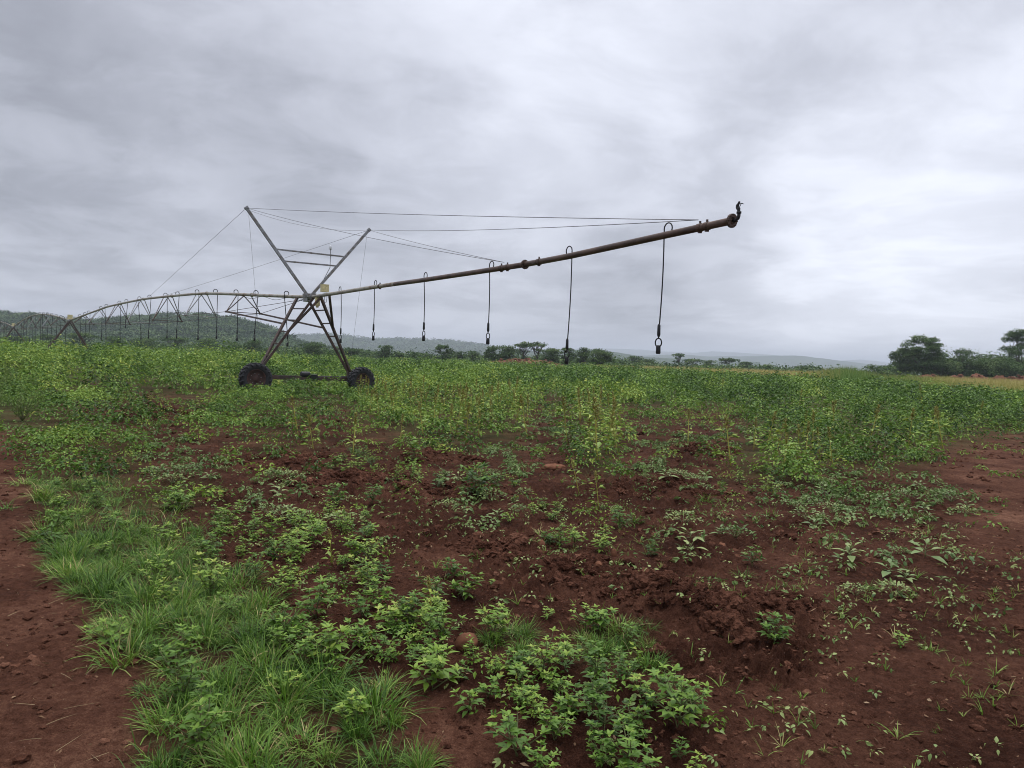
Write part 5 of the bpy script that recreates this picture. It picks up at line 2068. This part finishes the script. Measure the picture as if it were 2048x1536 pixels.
# ------------------------------------------------------------------ feathery weeds at the left edge
def build_feathery():
    rng = np.random.default_rng(71)
    protos = []
    for i in range(3):
        gs, gl = Geo(), Geo()
        P, D, Ls = [], [], []
        for k in range(26):
            a = k * 2.4 + rng.uniform(-.3, .3)
            q = math.sqrt((k + .5) / 26)
            L = rng.uniform(.75, 1.1)
            d = unit(np.array([math.cos(a) * q * .75, math.sin(a) * q * .75, 1]))
            pts = [d * L * t + np.array([0, 0, -.12 * q * t * t]) for t in (0, .5, 1)]
            tube(gs, pts, [.006, .004, .002], 4, False, .4)
            n = 34
            t = rng.uniform(.25, 1.02, n)
            for tt_ in t:
                p = d * L * tt_ + np.array([0, 0, -.12 * q * tt_ * tt_])
                P.append(p)
                D.append(unit(rng.normal(0, 1, 3) + d * 1.2))
                Ls.append(rng.uniform(.05, .10))
        P, D, Ls = np.array(P), np.array(D), np.array(Ls)
        leaves(gl, P, D, np.array([0, 0, 1.0]) + rng.normal(0, .5, P.shape), Ls, Ls * .28, .2, .1, np.clip(.5 + rng.normal(0, .16, len(P)), 0, 1))
        protos.append((gs.mesh('stem', M['stem']), gl.mesh('foliage', M['feather'])))
    for i in range(34):
        px, py = rng.uniform(-120, 118), rng.uniform(752, 850)
        if px > 40 + (850 - py) * .9:
            continue
        p = on_ground(px, py)
        put('feathery_weed', protos[i % 3], SF, p[0], p[1], rng.uniform(.6, 1.0), 'grey-green feathery weed in the bushy stand at the left edge', 'weed', 'feathery weeds at the left edge')


build_feathery()


# ------------------------------------------------------------------ stones
def stone(px, py, r, sq, label, mat='stone', seed=1):
    rng = np.random.default_rng(seed)
    p = on_ground(px, py)
    g = Geo()
    lump(g, (0, 0, 0), r, rng, ICO3, .16, sq, .5)
    o = g.build('stone', M[mat])
    o.location = (p[0], p[1], gz(p[0], p[1]) + r * sq[2] * .55)
    tag(o, label, 'stone')


stone(933, 1296, .066, (1, .8, .85), 'round brown stone beside the leafy row, lower centre', seed=3)
stone(1106, 935, .12, (1.8, .8, .5), 'long reddish stone on the soil under the tall weeds', seed=4)
stone(1196, 1155, .034, (1, .8, .7), 'small orange-brown stone on the soil ridge', seed=5)
stone(1228, 1112, .04, (.6, .6, 1.1), 'small pointed reddish stone right of the soil ridge', seed=6)
stone(1444, 1090, .05, (1.1, .7, .5), 'flat pinkish stone right of the pale rosette', seed=7)
stone(1082, 1105, .045, (.8, .7, .9), 'small upright stone on the dark soil ridge', seed=8)


# ------------------------------------------------------------------ haze
def build_haze():
    m = bpy.data.materials.new('haze_air')
    m.use_nodes = True
    t = m.node_tree
    t.nodes.remove(t.nodes['Principled BSDF'])
    v = t.nodes.new('ShaderNodeVolumePrincipled')
    v.inputs['Color'].default_value = (.83, .90, 1.0, 1)
    v.inputs['Density'].default_value = HAZE
    v.inputs['Anisotropy'].default_value = .2
    t.links.new(v.outputs[0], t.nodes['Material Output'].inputs['Volume'])
    g = Geo()
    a, z0, z1 = 9600.0, -75.0, 125.0
    V = np.array([[-a, -a, z0], [a, -a, z0], [a, a, z0], [-a, a, z0], [-a, -a, z1], [a, -a, z1], [a, a, z1], [-a, a, z1]])
    g.add(V, np.array([[0, 3, 2, 1], [4, 5, 6, 7], [0, 1, 5, 4], [1, 2, 6, 5], [2, 3, 7, 6], [3, 0, 4, 7]]))
    o = g.build('haze', m, smooth=False)
    tag(o, 'grey humid air over the valley', None, None, 'stuff')


HAZE = 0.00028
build_haze()
